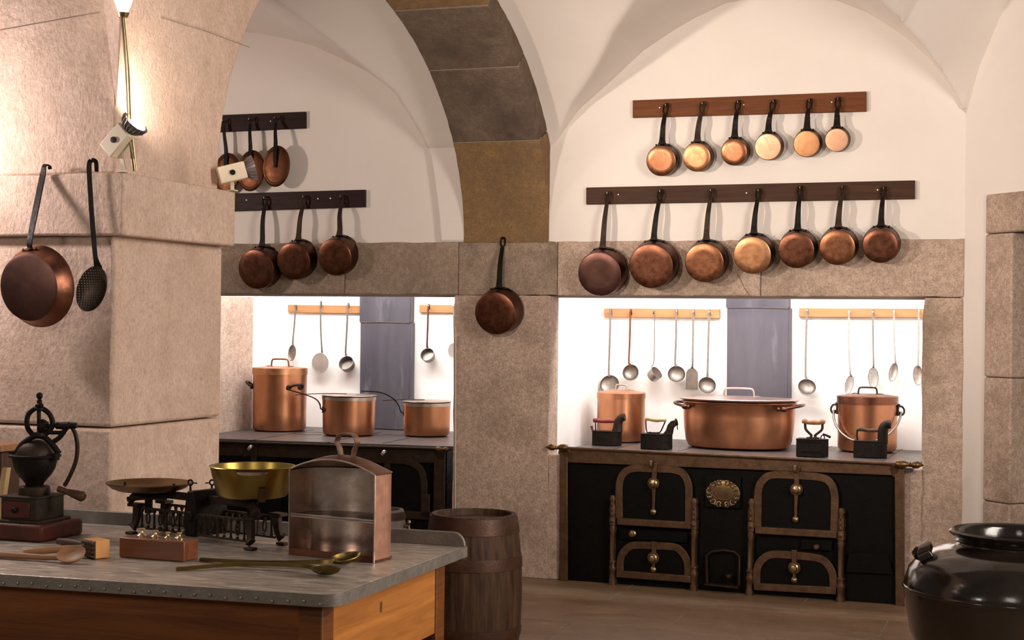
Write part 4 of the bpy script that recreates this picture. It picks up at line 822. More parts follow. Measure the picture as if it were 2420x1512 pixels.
# ------------------------------------------------------------------ barrels, keg and jar on the floor
def barrel(P, rt, rm, H, label, name, m, hoops, nb=0):
    t = thing(name, label, 'barrel', P); b = MB(Matrix.Translation(P)); rad = lambda z: rt + (rm-rt)*(1-((z-H*.5)/(H*.5))**2)
    pr = [(0,0),(rt-.012,0)] + [(rad(H*k/24), H*k/24) for k in range(25)] + [(rt-.020,H),(rt-.024,H-.030)]
    b.lathe(pr, seg=112, groove=.012); part(b, 'staves', m, t, ang=60)
    b = MB(Matrix.Translation(P)); b.lathe([(0,H-.028),(rt-.022,H-.028),(rt-.022,H-.045),(0,H-.045)], seg=48); part(b, 'barrel_head', oak_grey if m == oak_grey else wood_worn, t)
    for z0, z1 in hoops:
        b = MB(Matrix.Translation(P)); b.lathe([(rad(z0)-.004,z0),(rad(z0)+.004,z0),(rad((z0+z1)/2)+.005,(z0+z1)/2),(rad(z1)+.004,z1),(rad(z1)-.004,z1)], seg=64, closed=True); part(b, 'hoop', hoop_m if m != oak_grey else iron_brown, t)
    return t
Pb = at_d(1119, 1300, 6.9); Pb.z = 0; sB = 6.9/FPX
zt_ = at_d(1108, 1214, 6.9).z
barrel(Pb, .192, .222, zt_+.004, 'large oak barrel with rusty hoops standing against the pier behind the table', 'barrel', oak, ((zt_-.075,zt_-.004),(zt_-.232,zt_-.178),(.16,.205),(.02,.06)))
Pk = at_d(905, 1230, 8.05); Pk.z = 0; H = at_d(930, 1203, 8.05).z
kg = barrel(Pk, .108, .134, H, 'small grey keg with a brass tap, mostly hidden by the reflector oven', 'keg', oak_grey, ((H-.05,H-.01),(H-.125,H-.10),(.10,.14)))
b = MB(); c = at_d(966, 1243, 8.0); b.tube([c+V((-.05,.0,0)), c, c+V((.006,0,-.03))], .008, 8); b.ball(c+V((0,0,.02)), .013, 10); part(b, 'tap', brass, kg)
Pj = at_d(2402, 1400, 5.5); Pj.z = 0; sJ = 5.5/FPX
t = thing('storage_jar', 'big glazed black-brown earthenware jar in the right foreground', 'jar', Pj)
zj = lambda py: at_d(2402, py, 5.5).z
pr = [(0,0),(150*sJ,0),(158*sJ,.02),(205*sJ,.22),(236*sJ,zj(1520)),(244*sJ,zj(1498)),(253*sJ,zj(1444)),(258*sJ,zj(1405)),(260*sJ,zj(1392)),(257*sJ,zj(1378)),(248*sJ,zj(1350)),(226*sJ,zj(1324)),(190*sJ,zj(1303)),(158*sJ,zj(1296)),(141*sJ,zj(1291)),(137*sJ,zj(1283)),(141*sJ,zj(1279)),(137*sJ,zj(1274)),(145*sJ,zj(1270)),(153*sJ,zj(1264)),(155*sJ,zj(1258)),(150*sJ,zj(1254)),(141*sJ,zj(1256)),(134*sJ,zj(1268)),(132*sJ,zj(1290)),(190*sJ,zj(1330)),(245*sJ,zj(1400)),(150*sJ,.05),(0,.04)]
b = MB(Matrix.Translation(Pj)); b.lathe(pr, seg=72); part(b, 'body', glaze, t, ang=50)
b = MB(Matrix.Translation(Pj)); b.lathe([(259*sJ,zj(1399)),(262*sJ,zj(1396)),(262*sJ,zj(1391)),(259*sJ,zj(1388))], seg=72); part(b, 'ridge', glaze, t, ang=50)
q = Matrix.Translation(Pj) @ Matrix.Rotation(math.pi+.25, 4, 'Z'); b = MB(q); b.strap([(215*sJ,-.062,zj(1322)), (222*sJ,-.05,zj(1310)), (216*sJ,-.02,zj(1296)), (214*sJ,.02,zj(1296)), (220*sJ,.05,zj(1310)), (215*sJ,.062,zj(1322))], .05, .022, (.6,0,1), sm=4); part(b, 'lug', glaze, t, bevel=.008, ang=75)

# ------------------------------------------------------------------ work table with zinc top
tb = thing('work_table', 'long pine kitchen table with a zinc top in the foreground', 'table', (-2.2, 3.75, 0))
FL, FR, BR, BL = V((-3.45,3.212,0)), V((-1.588,3.318,0)), V((-1.588,4.205,0)), V((-3.45,4.205,0))
rc = []
for k in range(7):
    a = k*math.pi/12; rc.append(V((-1.588-.05+.05*math.sin(a), 3.318+.05-.05*math.cos(a), 0)))
b = MB(); b.prism([p+V((0,0,.873)) for p in [FL]+rc+[BR,BL]], (0,0,.027)); part(b, 'table_top', zinc, tb, bevel=.005)
b = MB(); edge = [FL]+rc+[BR]
b.strap([p+V((0,0,.885)) + (V((0,-.002,0)) if i < 3 else V((.002,0,0)) if i > 5 else V((.0015,-.0015,0))) for i, p in enumerate(edge)], .030, .003, (.7,-.7,0)); part(b, 'zinc_edge', zinc_rim, tb)
for k in range(30):
    p = FL.lerp(FR, .335+.645*k/29)+V((0,-.004,.880+.003*math.sin(k*2.1))); b = MB(); b.ball(p, .0042, 8, (1,.5,1)); part(b, 'rivet', tinned, tb)
poly = [(-3.45,.899),(-1.588,.899)]+[(-1.588-.038+.038*math.cos(a*math.pi/12), .902+.040*math.sin(a*math.pi/12)) for a in range(7)]+[(-3.45,.942)]
b = MB(); b.prism([(x, 4.205, z) for x, z in poly], (0,-.012,0)); part(b, 'upstand', zinc_rim, tb, bevel=.003)
b = MB(); b.hexa([FL+V((.0,.035,.66)), FR+V((-.058,.035,.66)), FR+V((-.058,.035,.874)), FL+V((0,.035,.874))], (0,.025,0)); part(b, 'front_apron', wood_table_shaded, tb, bevel=.003)
b = MB(); b.hexa([V((-1.640,3.38,.66)), V((-1.640,4.16,.66)), V((-1.640,4.16,.874)), V((-1.640,3.38,.874))], (-.025,0,0)); part(b, 'side_apron', wood_table_lit, tb, bevel=.003)
b = MB(); b.hexa([V((-3.45,4.12,.70)), V((-1.66,4.12,.70)), V((-1.66,4.12,.874)), V((-3.45,4.12,.874))], (0,.025,0)); part(b, 'back_apron', wood_table_lit, tb)
for x, y in ((-1.668,3.382),(-1.668,4.125),(-3.4,3.30),(-3.4,4.125)):
    b = MB(); b.box((x, y, .437), (.066,.066,.874)); part(b, 'leg', wood_table_shaded, tb, bevel=.004)
b = MB(); p = on_x(900,1434,-1.6395); b.box(p, (.003,.012,.028), ); part(b, 'keyhole_plate', brass_pale, tb)

# ------------------------------------------------------------------ things on the table
# coffee grinder
G = on_z(97, 1283, ZTAB); AX = G + V((-.099, .100, 0)); d0 = dep(AX); s = d0/FPX
t = thing('coffee_grinder', 'black cast iron coffee grinder with a crank on a red wooden base', 'grinder', AX)
zg = lambda py: at_d(88, py, d0).z
b = MB(TR(AX)); n = 10; pl = [(.099,-.100)] + [(.099-.012+.012*math.cos(a*math.pi/8), .085+.03*math.sin(a*math.pi/8)) for a in range(5)] + [(-.099,.115),(-.099,-.100)]
b.prism([(x, y, 0) for x, y in pl], (0,0,.050)); part(b, 'plinth', wood_plinth, t, bevel=.008)
b = MB(TR(AX)); b.box((0,0,.053), (.150,.160,.010)); part(b, 'moulding', wood_dusty, t, bevel=.004)
b = MB(TR(AX)); b.box((-.005,.0,.090), (.125,.135,.066)); part(b, 'box', wood_dusty, t, bevel=.003)
b = MB(TR(AX)); b.box((-.012,-.0685,.088), (.095,.006,.050)); dw = part(b, 'drawer', wood_plinth, t, bevel=.003)
b = MB(TR(AX)); b.lathe([(.006,0),(.009,.008),(.006,.014),(0,.015)], aim((-.012,-.072,.088), (0,-1,0)), 12); part(b, 'knob', iron, dw)
b = MB(TR(AX)); b.box((-.005,0,.1245), (.135,.145,.006)); part(b, 'box_top', wood_dusty, t, bevel=.002)
Z = lambda py: zg(py) - AX.z
zr_ = Z(1076)
b = MB(TR(AX)); b.lathe([(0,.1265),(.046,.1265),(.047,.130),(.045,.150),(.042,.153),(.030,.152)], seg=36); part(b, 'collar', iron_brown, t)
b = MB(TR(AX)); r = .066; b.lathe([(.026,.150),(.027,.160),(.036,.172),(.050,.188),(.060,.207),(r-.001,.228),(r,zr_-.006),(r+.010,zr_-.004),(r+.011,zr_+.002),(r+.002,zr_+.004),(r-.004,zr_)], seg=40); part(b, 'hopper', iron, t)
b = MB(TR(AX)); dm = Z(1040)-zr_; b.lathe([(.056*math.cos(a*math.pi/16), zr_+.003+dm*math.sin(a*math.pi/16)) for a in range(9)], seg=36); part(b, 'dome_lid', iron_brown, t)
fz = lambda x, y: at_d(x, y, d0-.02)
b = MB()
b.tube([fz(40,1068), fz(52,1050), fz(72,1035), fz(88,1030), fz(106,1034), fz(124,1050), fz(140,1072)], .0085, 10, sm=3)
b.tube([fz(80,1030), fz(66,1012), fz(64,990), fz(72,973), fz(92,963), fz(114,975), fz(124,995), fz(121,1012), fz(104,1030)], .0075, 10, sm=4)
b.tube([fz(92,1035), fz(92,962)], .006, 8); b.tube([fz(112,1022), fz(155,1022)], .006, 8); b.tube([fz(122,1046), fz(140,1034), fz(152,1018), fz(160,1008)], .0075, 8, sm=3)
b.box(AX+V((.076,-.005,zr_)), (.016,.02,.022)); b.box(AX+V((-.076,-.005,zr_+.004)), (.014,.018,.012)); part(b, 'yoke', iron, t)
b = MB(); T = TR(at_d(93, 965, d0-.02)); b.lathe([(.016,-.004),(.016,.002),(.009,.004),(.012,.008),(.012,.012),(.007,.016),(.008,.024),(.005,.028),(.009,.034),(.010,.040),(.007,.046),(0,.049)], T, 18); part(b, 'finial', iron, t)
b = MB(); a_, c_ = fz(92,1007), fz(181,1005); b.tube([a_, a_.lerp(c_,.45), a_.lerp(c_,.46), a_.lerp(c_,.80), a_.lerp(c_,.81), c_], [.006,.006,.010,.012,.010,.009], 12); b.lathe([(.0,.0),(.020,0),(.022,.006),(.016,.018),(0,.018)], aim(a_.lerp(c_,.05), (1,.2,0), (0,0,1)), 20); b.lathe([(0,0),(.024,0),(.020,.010),(.010,.012),(0,.012)], TR(fz(92,1030)), 18); part(b, 'gear_shaft', iron, t)
b = MB(); b.strap([fz(167,1006), fz(178,1025), fz(183,1056), fz(179,1090), fz(165,1125), fz(152,1148)], [.008,.011,.012,.011,.010,.010], .007, (-.3,-1,0), sm=4); cr = part(b, 'crank', iron_brown, t)
b = MB(); a_, c_ = fz(143,1154)+V((0,-.01,0)), fz(216,1172)+V((.0,-.035,0)); b.tube([a_, a_.lerp(c_,.2), a_.lerp(c_,.3), a_.lerp(c_,.7), a_.lerp(c_,.9), c_], [.010,.009,.008,.014,.016,.010], 12, sm=2); part(b, 'crank_grip', wood_worn, cr)

# crate with a slatted lid behind the grinder
P = on_z(10, 1236, ZTAB); P.y = 4.10; P.x -= .03
t = thing('wooden_crate', 'dark wooden crate with pale slats at the left edge behind the grinder', 'crate', P); s = dep(P)/FPX
zc = lambda y: at_d(10, y, dep(P)).z - P.z
b = MB(TR(P)); b.box((-.06,0,zc(1066)/2), (.20,.09,zc(1066))); part(b, 'box', wood_worn, t, bevel=.003)
b = MB(TR(P)); b.box((-.055,-.01,zc(1055)), (.22,.12,.022)); part(b, 'lid_board', wood_tool, t, bevel=.003)
b = MB(TR(P)); b.hexa([(.018,-.055,0),(.040,-.055,0),(.068,-.055,zc(1100)),(.046,-.055,zc(1100))], (0,.02,0)); part(b, 'slanting_slat', wood_hand, t, bevel=.002)

# meat tenderiser, spoon and knives
P = on_z(219, 1318, ZTAB); t = thing('meat_tenderiser', 'square wooden meat tenderiser with a toothed face', 'mallet', P)
xh = (on_z(50,1318,ZTAB)-P).normalized(); yh = V((0,0,1)).cross(xh); s = dep(P)/FPX
T = frame(P, xh, yh, (0,0,1)); hw, hh = .026, .050
TH = T @ Matrix.Rotation(.72, 4, 'Z'); b = MB(TH); b.box((-.012,0,hh/2+.001), (.044,.062,hh)); part(b, 'head', wood_tool_light, t, bevel=.002)
b = MB(TH)
for i in range(5):
    for k in range(4):
        y = -.0248+.0124*i; z = .0075+.0120*k; c = V((.010,y,z)); q = .0058
        b.add([c+V((0,-q,-q)), c+V((0,q,-q)), c+V((0,q,q)), c+V((0,-q,q)), c+V((.012,0,0))], [(0,1,4),(1,2,4),(2,3,4),(3,0,4),(3,2,1,0)])
part(b, 'teeth', wood_worn, t)
b = MB(T); b.tube([(.002,-.012,.026),(.05,-.010,.025),(.12,-.004,.021),(.185,0,.016)], [.0085,.0085,.0095,.0105,.007], 12, sm=3); part(b, 'grip', wood_tool, t)
P = on_z(167, 1330, ZTAB); t = thing('wooden_spoon', 'worn wooden spoon lying in front of the meat tenderiser', 'spoon', P)
T = TR(P, .10); b = MB(T @ Matrix.Translation((0,0,.0245)) @ Matrix.Rotation(.62, 4, 'X') @ Matrix.Diagonal((.041,.033,.016,1)))
b.lathe([(0,-1),(.5,-.87),(.87,-.5),(1,0),(.95,.12),(.80,-.10),(.5,-.38),(0,-.5)], seg=28); part(b, 'bowl', wood_tool, t)
b = MB(T); b.tube([(-.034,.004,.014),(-.06,.006,.011),(-.12,.010,.010),(-.27,.02,.010)], [.009,.0075,.0085,.010], 12, sm=3); part(b, 'handle', wood_tool, t)
P = on_z(190, 1296, ZTAB); t = thing('kitchen_knife', 'dark broad knife with a worn brown grip, behind the meat tenderiser', 'knife', P)
dr = (on_z(282,1306,ZTAB)-on_z(108,1283,ZTAB)).normalized(); pr_ = V((-dr.y,dr.x,0)); T = frame(P, dr, pr_, (0,0,1))
b = MB(T); b.prism([(x, y, .004) for x, y in ((.0,.018),(.0,-.016),(.10,-.022),(.112,-.006),(.10,.018))], (0,0,.003)); part(b, 'blade', iron, t)
b = MB(T); b.tube([(.008,0,.012),(-.02,0,.013),(-.06,0,.013),(-.094,0,.013)], [.010,.0115,.012,.009], 12, sm=3); part(b, 'grip', wood_worn, t)

# block of brass weights
A0, A1 = on_z(281, 1316, ZTAB), on_z(434, 1328, ZTAB); u = (A1-A0).normalized(); w = V((-u.y,u.x,0)); P = (A0+A1)/2; Lb = (A1-A0).length; Wb = .072; s = dep(P)/FPX; Hb = 47*s
T = frame(P, u, w, (0,0,1)); t = thing('weight_block', 'mahogany block holding brass weights, in front of the scale', 'block', P)
b = MB(T)
b.box((0,Wb/2,Hb/2), (Lb,Wb,Hb)); part(b, 'block', wood_block, t, bevel=.003)
gw = 'brass weights in the mahogany block'
for k, (x, y, k_, lb) in enumerate(((-.058,.040,1.2,'tallest brass weight at the left end of the mahogany block'),(-.014,.040,1.05,'second tallest brass weight, next to the left end of the block'),(.020,.045,.62,'small brass weight left of the shiny one in the block'),(.030,.036,.95,'shiny brass weight right of the middle of the block'),(.048,.05,.5,'tiny brass weight between the two right-hand ones'),(.064,.040,.95,'brass weight at the right end of the mahogany block'))):
    k_ *= .88; c = T @ V((x,y,Hb+.0004)); b = MB(Matrix.Translation(c)); r = .013*k_
    b.lathe([(0,0),(r,0),(r,.003*k_),(r*.45,.008*k_),(r*.26,.014*k_),(r*.30,.017*k_),(r*.68,.019*k_),(r*.70,.0215*k_),(0,.022*k_)], seg=20); solo(b, 'brass_weight', brass_pale, lb, 'weight', gw)

# balance scale
A0, A1 = on_z(322, 1262, ZTAB), on_z(592, 1298, ZTAB); u = (A1-A0).normalized(); w = V((-u.y,u.x,0)); P = (A0+A1)/2; LS = (A1-A0).length
T = frame(P, u, w, (0,0,1)); t = thing('balance_scale', 'ornate black iron balance scale with a flat brass plate', 'scale', P); WS = .11; s = dep(P)/FPX
b = MB(T)
pass
for x in (-LS/2, LS/2):
    for y in (0, WS):
        o = 1 if x > 0 else -1; yo = -1 if y == 0 else 1; b = MB(T)
        b.strap([(x+o*.010,y+yo*.010,.020),(x+o*.004,y+yo*.004,.030),(x,y,.05),(x-o*.006,y,.086)], [.032,.020,.022,.030], .016, (0,-1,0), sm=3); b.box((x+o*.010,y+yo*.010,.0045), (.034,.024,.008)); b.box((x,y,.090), (.046,.036,.010)); part(b, 'foot', iron_brown, t, bevel=.002)
for y in (0, WS):
    b = MB(T); b.box((0,y,.082), (LS-.02,.008,.008)); b.box((0,y,.022), (LS-.02,.008,.006))
    for k in range(17):
        x = -LS/2+.026+k*(LS-.052)/16
        if abs(x) < .018: continue
        if k % 2: b.tube([(x+.0075*math.cos(a*math.pi/6), y, .053+.017*math.sin(a*math.pi/6)) for a in range(12)], .0032, 6, closed=True)
        b.box((x if not k % 2 else x, y, .077), (.007,.010,.012)); b.box((x,y,.027), (.006,.008,.010))
        if not k % 2: b.box((x,y,.052), (.0045,.006,.056))
    part(b, 'pierced_side', iron_brown, t, bevel=.001)
b = MB(T); b.prism([(x, -.008, z) for x, z in ((-.022,.015),(.022,.015),(.026,.09),(.018,.135),(.012,.15),(-.012,.15),(-.018,.135),(-.026,.09))], (0,WS+.016,0)); b.lathe([(.016,0),(.017,.004),(.010,.006),(0,.006)], aim(T.inverted() @ (T @ V((0,-.008,.075))), (0,-1,0)), 16); part(b, 'column', iron, t, bevel=.004)
pan = at_d(352, 1146, dep(T @ V((-LS*.40,WS/2,.2)))); bs = at_d(596, 1172, dep(T @ V((LS*.40,WS/2,.2))))
b = MB(T); b.box((0,WS/2,.122), (LS*.86,.014,.022))
for sg, zt in ((-1, (pan.z-P.z)-.030), (1, (bs.z-P.z)-.020)):
    b.strap([(sg*LS*.545,-.01,.108),(sg*LS*.55,-.005,zt-.022),(sg*LS*.52,.0,zt-.004),(sg*LS*.43,.03,zt),(sg*LS*.34,.05,zt-.002)], .026, .010, (.3*sg,-1,.2), sm=3); b.tube([(sg*LS*.54,.0,.122),(sg*LS*.46,.03,.128),(sg*LS*.39,WS/2,.130)], .007, 8); b.ball((sg*LS*.45,.03,.129), .011, 10)
part(b, 'beam', iron_brown, t, bevel=.002)
b = MB(); b.tube([pan+V((0,0,-.085)), pan+V((0,0,-.012))], .012, 10)
hb_ = u*.11
b.tube([pan-hb_+V((0,0,.002)), pan-hb_*.86+V((0,0,-.018)), pan+V((0,0,-.026)), pan+hb_*.86+V((0,0,-.022)), pan+hb_*1.02+V((0,0,.012))], .0035, 8, sm=3); part(b, 'plate_stand', iron, t)
b = MB(TR(pan)); r = 100*dep(pan)/FPX; b.lathe([(0,-.016),(r*.70,-.016),(r*.86,-.008),(r*.97,.004),(r,.006),(r,.009),(r*.96,.007),(r*.85,-.004),(r*.70,-.012),(0,-.012)], seg=56); part(b, 'weighing_plate', brass_dull, t)
for px in (452, 499):
    p0 = at_d(px, 1200, dep(pan)-.0); b = MB(); top = at_d(px-(2 if px < 470 else -2), 1140, dep(pan)); b.tube([p0+V((0,0,-.01)), p0.lerp(top,.5), top+V((0,0,-.008))], [.004,.005,.003], 8); b.tube([top+V((.008*math.cos(a*math.pi/7),0,.008*math.sin(a*math.pi/7))) for a in range(14)], .0028, 6, closed=True)
    o = V((.017,0,-.001)) if px < 470 else V((-.017,0,-.002)); b.tube([top+o*.45, top+o*1.35], .0022, 6); part(b, 'pointer', iron, t)
sB = dep(bs)/FPX
b = MB(); b.lathe([(0,.0),(.058,0),(.06,.004),(.02,.006),(.014,-.004),(.014,-.045),(0,-.045)], TR(bs-V((0,0,.0085))), 24); b.tube([bs-u*.09+V((0,0,-.008)), bs-u*.06+V((0,0,-.012)), bs+u*.06+V((0,0,-.012)), bs+u*.09+V((0,0,-.008))], .0035, 8); part(b, 'basin_stand', iron, t)
T2 = TR(bs); r0, r1, hh = 83*sB, 99*sB, 69*sB
t = thing('brass_basin', 'yellow brass basin with sloping sides set on the right arm of the scale', 'basin', bs)
b = MB(T2); b.lathe([(0,0),(r0*.93,0),(r0,.006),(r1,hh),(r1+.004,hh+.002),(r1+.002,hh+.0045),(r1-.003,hh+.003),(r0-.003,.008),(0,.003)], seg=64); part(b, 'bowl', brass_yellow, t)
b = MB(T2)
def lp(u_, v_):
    an = -1.08+(u_-.5)*.82; z = hh-.004-.010*v_*(1-(2*u_-1)**4); rr = r0+(r1-r0)*z/hh+.0016+.004*(1-v_); return V((rr*math.cos(an), rr*math.sin(an), z))
b.grid(lp, 16, 4); part(b, 'lip_plate', dark_tin, t)
an = -.80; b = MB(T2); b.strap([((r0+.002+(r1-r0)*z/hh)*math.cos(an), (r0+.002+(r1-r0)*z/hh)*math.sin(an), z) for z in (-.006,.0,.020,.034)], .022, .003, (math.cos(an),math.sin(an),0)); part(b, 'clip', brass_dull, t)

# reflector oven
A0, A1 = on_z(683, 1309, ZTAB), on_z(884, 1330, ZTAB); u = (A1-A0).normalized(); w = V((-u.y,u.x,0)); P = (A0+A1)/2; W_ = (A1-A0).length; D_ = .150; s = dep(P)/FPX
HS = 204*s; HD = HS + 29*s
T = frame(P, u, w, (0,0,1)); t = thing('reflector_oven', 'open-fronted copper reflector oven with a domed top and strap handle', 'oven', P)
def arcp(x, o=0): return D_*.42 + (D_*.58+o)*math.sqrt(max(0, 1-(x/(W_/2+o))**2))
def wallpts(o=0):
    out = [(-W_/2-o, 0), (-W_/2-o, D_*.42)]
    out += [(-(W_/2+o)*math.cos(k*math.pi/24), D_*.42+(D_*.58+o)*math.sin(k*math.pi/24)) for k in range(1, 24)]
    return out + [(W_/2+o, D_*.42), (W_/2+o, 0)]
b = MB(T); wo = wallpts(0); n = len(wo)
b.add([(x,y,.0) for x, y in wo]+[(x,y,HS) for x, y in wo], [(i,i+1,n+i+1,n+i) for i in range(n-1)]); part(b, 'shell', cu_oven, t, ang=30)
b = MB(T); wi = wallpts(-.0025); b.add([(x,y,.002) for x, y in wi]+[(x,y,HS-.002) for x, y in wi], [(i,i+1,n+i+1,n+i) for i in range(n-1)]); part(b, 'lining', dark_tin, t, ang=30)
dome = lambda x: HS + (HD-HS)*(1-(2*x/W_)**2)
def top(o):
    def f(a, v):
        x = -W_/2+W_*a; back = arcp(x) if abs(x) < W_/2*.999 else D_*.42
        q = 1-(2*x/W_)**2; return V((x, back*v, HS + o + (HD-HS)*q*(max(0, math.cos(v*math.pi/2))**.8 + .42*math.sin(math.pi*v))))
    return f
b = MB(T); b.grid(top(.0015), 32, 10); rf = part(b, 'roof', cu_dark, t, ang=50)
b = MB(T); b.grid(top(-.0012), 32, 10); part(b, 'roof_lining', dark_tin, t, ang=50)
b = MB(T); b.tube([(-W_/2,-.001,.0),(-W_/2,-.001,HS*.5),(-W_/2,-.001,HS)] + [(-W_/2+W_*k/24,-.001,dome(-W_/2+W_*k/24)) for k in range(1,24)] + [(W_/2,-.001,HS),(W_/2,-.001,HS*.5),(W_/2,-.001,0)], .0028, 8); part(b, 'front_edge', tinned, t)
b = MB(T); b.tube([(x*1.004,y*1.004,HS) for x, y in wo], .0022, 8); b.tube([(x*1.006,y*1.006,.004) for x, y in wo], .003, 8); part(b, 'seam', cu_dark, t)
b = MB(T); b.prism([(x,y,.001) for x, y in wallpts(-.003)], (0,0,.004)); b.box((0,0,.009), (W_,.004,.018)); part(b, 'floor_pan', cu_dark, t)
ins = wallpts(-.004); b = MB(T)
b.tube([(x,y,HS*.47) for x, y in ins]+[(-W_/2+.004,0,HS*.47)], .0022, 6)
for k in range(1, 26):
    x = -W_/2+W_*k/26; x1 = x+.05; x1 = min(x1, W_/2-.006)
    b.tube([(x,.002,HS*.47), (x1, arcp(x1,-.004), HS*.47)], .0016, 6)
part(b, 'grid_shelf', steel, t)
b = MB(T); b.box((0,.001,HS*.467), (W_-.004,.003,.010)); part(b, 'shelf_bar', tinned, t)
b = MB(T); hx = .008; zt2 = HD+.010
yc = D_*.40
ring = curve([(hx+a*1.14,yc,zt2+c_*1.06) for a, c_ in ((-.018,-.010),(-.022,.014),(-.030,.034),(-.022,.052),(0,.058),(.022,.052),(.030,.034),(.022,.014),(.018,-.010))], 5)
vs = []; fs = []; m_ = len(ring); cz = zt2+.028
for p in ring:
    o = V((p.x-hx,0,p.z-cz)).normalized()*.0028
    for q, y in ((p-o*.5,-.012),(p+o*.5,-.012),(p+o*.5,.012),(p-o*.5,.012)): vs.append(q+V((0,y,0)))
for i in range(m_-1):
    for k in range(4): q = (k+1) % 4; fs.append((i*4+k,i*4+q,(i+1)*4+q,(i+1)*4+k))
b.add(vs, fs + [(0,1,2,3),((m_-1)*4+3,(m_-1)*4+2,(m_-1)*4+1,(m_-1)*4)]); part(b, 'strap_handle', strap_m, t)

# two bronze spoons
def bronze_spoon(tip, mid, neck, bowl, label, rx=.047, ry=.030, lift=.010, tilt=.35):
    q = on_z(*bowl, ZTAB); t = thing('bronze_spoon', label, 'spoon', q)
    n_ = on_z(*neck, ZTAB); a = math.atan2((q-n_).y, (q-n_).x)
    b = MB(TR(q, a) @ Matrix.Translation((0,0,.0215)) @ Matrix.Rotation(tilt, 4, 'X') @ Matrix.Rotation(-.16, 4, 'Y') @ Matrix.Diagonal((rx,ry,.0175,1)))
    b.lathe([(0,-1),(.5,-.87),(.87,-.5),(1,0),(.97,.10),(.82,-.40),(.5,-.76),(0,-.88)], seg=32); part(b, 'bowl', olive_brass, t)
    e = q + (n_-q).normalized()*rx*.93
    b = MB(); b.strap([on_z(*tip, ZTAB)+V((0,0,.004)), on_z(*mid, ZTAB)+V((0,0,.012)), n_+V((0,0,.016)), e+V((0,0,.016)), e+(q-n_).normalized()*.01+V((0,0,.012))], [.010,.015,.013,.014,.022], .009, (0,0,1), sm=5); part(b, 'handle', olive_brass, t)
bronze_spoon((416,1348), (560,1344), (705,1350), (770,1362), 'nearest bronze spoon, lying with its bowl towards the table corner', tilt=-.30)
bronze_spoon((474,1325), (590,1338), (740,1342), (817,1334), 'bronze spoon behind the other, its bowl in front of the reflector oven', rx=.047, ry=.028, tilt=.15)

# ------------------------------------------------------------------ lamps on the pillar
def flood(P, dr, label, lit, size=(.062,.062,.10), yaw_up=(0,0,1), foot=None):
    z = V(dr).normalized(); x = z.cross(V(yaw_up)).normalized(); T = frame(P, x, z.cross(x), z); t = thing('floodlight', label, 'lamp', foot or P); sx_, sy_, L = size
    b = MB(T); b.box((0,0,0), (sx_,sy_,L)); part(b, 'housing', cream, t, bevel=.004)
    b = MB(T); b.lathe([(0,-.0),(.020,0),(.034,.016),(.042,.034),(.038,.034),(.028,.014),(0,.006)], Matrix.Translation((0,0,L/2)), 28)
    for k in range(20):
        a = k*math.pi/10; b.strap([(.022*math.cos(a),.022*math.sin(a),L/2), (.040*math.cos(a),.040*math.sin(a),L/2+.018), (.044*math.cos(a),.044*math.sin(a),L/2+.034)], .0022, .006, (math.cos(a),math.sin(a),0))
    part(b, 'finned_reflector', fin_m, t)
    b = MB(T); b.ball((0,0,L/2+.024), .021 if lit else .012, 14, (1,1,.7)); part(b, 'bulb', bulb_m if lit else silver, t)
    b = MB(T); b.lathe([(.009,0),(.009,.004),(.005,.005),(.005,.003),(0,.003)], aim((0,-sy_/2,-.005), (0,-1,0)), 14); b.lathe([(.010,0),(.010,.005),(0,.006)], aim((sx_/2,0,.0), (1,0,0), (0,1,0)), 14); part(b, 'pivot', iron, t)
    f = V(foot); b = MB(); b.strap([P+V((0,0,-.02)), f+V((0,0,.02)), f], .014, .005, x); b.box(f+V((0,0,.002)), (.03,.03,.004)); part(b, 'bracket', cream, t)
    return t
cz = 2.031
p1 = at_d(283, 333, dep((-2.80,4.235,2.2))); f1 = V((p1.x+.006, 4.245, cz))
flood(p1, (_R*.62+_U*.62-_F*.25), 'lit cream floodlight at the front corner of the pillar capital', True, foot=f1)
p2 = at_d(548, 409, dep((-2.80,4.92,2.1))); f2 = V((p2.x-.004, 4.935, cz))
flood(p2, (_R*.93+_U*.26+_F*.25), 'cream floodlight at the back corner of the capital, in front of the oval lids', False, foot=f2)
t = thing('wall_uplight', 'glowing glass uplight on a thin brass conduit at the top of the pillar', 'lamp', at_d(290, 30, dep((-2.79,4.2,2.75))))
Dc = dep((-2.765,4.185,2.7)); c = at_d(291, 34, Dc)
b = MB(TR(c)); b.lathe([(.012,.006),(.016,.010),(.040,.075),(.052,.13),(.048,.13),(.036,.075),(.010,.012)], seg=28); part(b, 'glass_shade', shade_m, t)
b = MB(TR(c)); b.lathe([(0,-.012),(.014,-.010),(.020,.004),(.012,.012),(0,.012)], seg=20); part(b, 'holder', brass, t)
b = MB()
for o in (-.005, .005): b.tube([c+V((o,0,-.005)), at_d(293+o*700, 160, Dc)+V((0,.02,0)), at_d(292+o*700, 300, Dc)+V((0,.035,0)), V((at_d(293,400,Dc).x+o,4.25,cz+.004))], .0035, 8)
part(b, 'conduit', brass, t)
b = MB(); p = on_y(1077,772,YW-.012); q = on_y(1076,1200,YW-.012); b.tube([p, p.lerp(q,.5), q, V((q.x,q.y,.0))], .0035, 6); solo(b, 'cable', white_cable, 'thin white cable running down the left edge of the pier', 'cable')

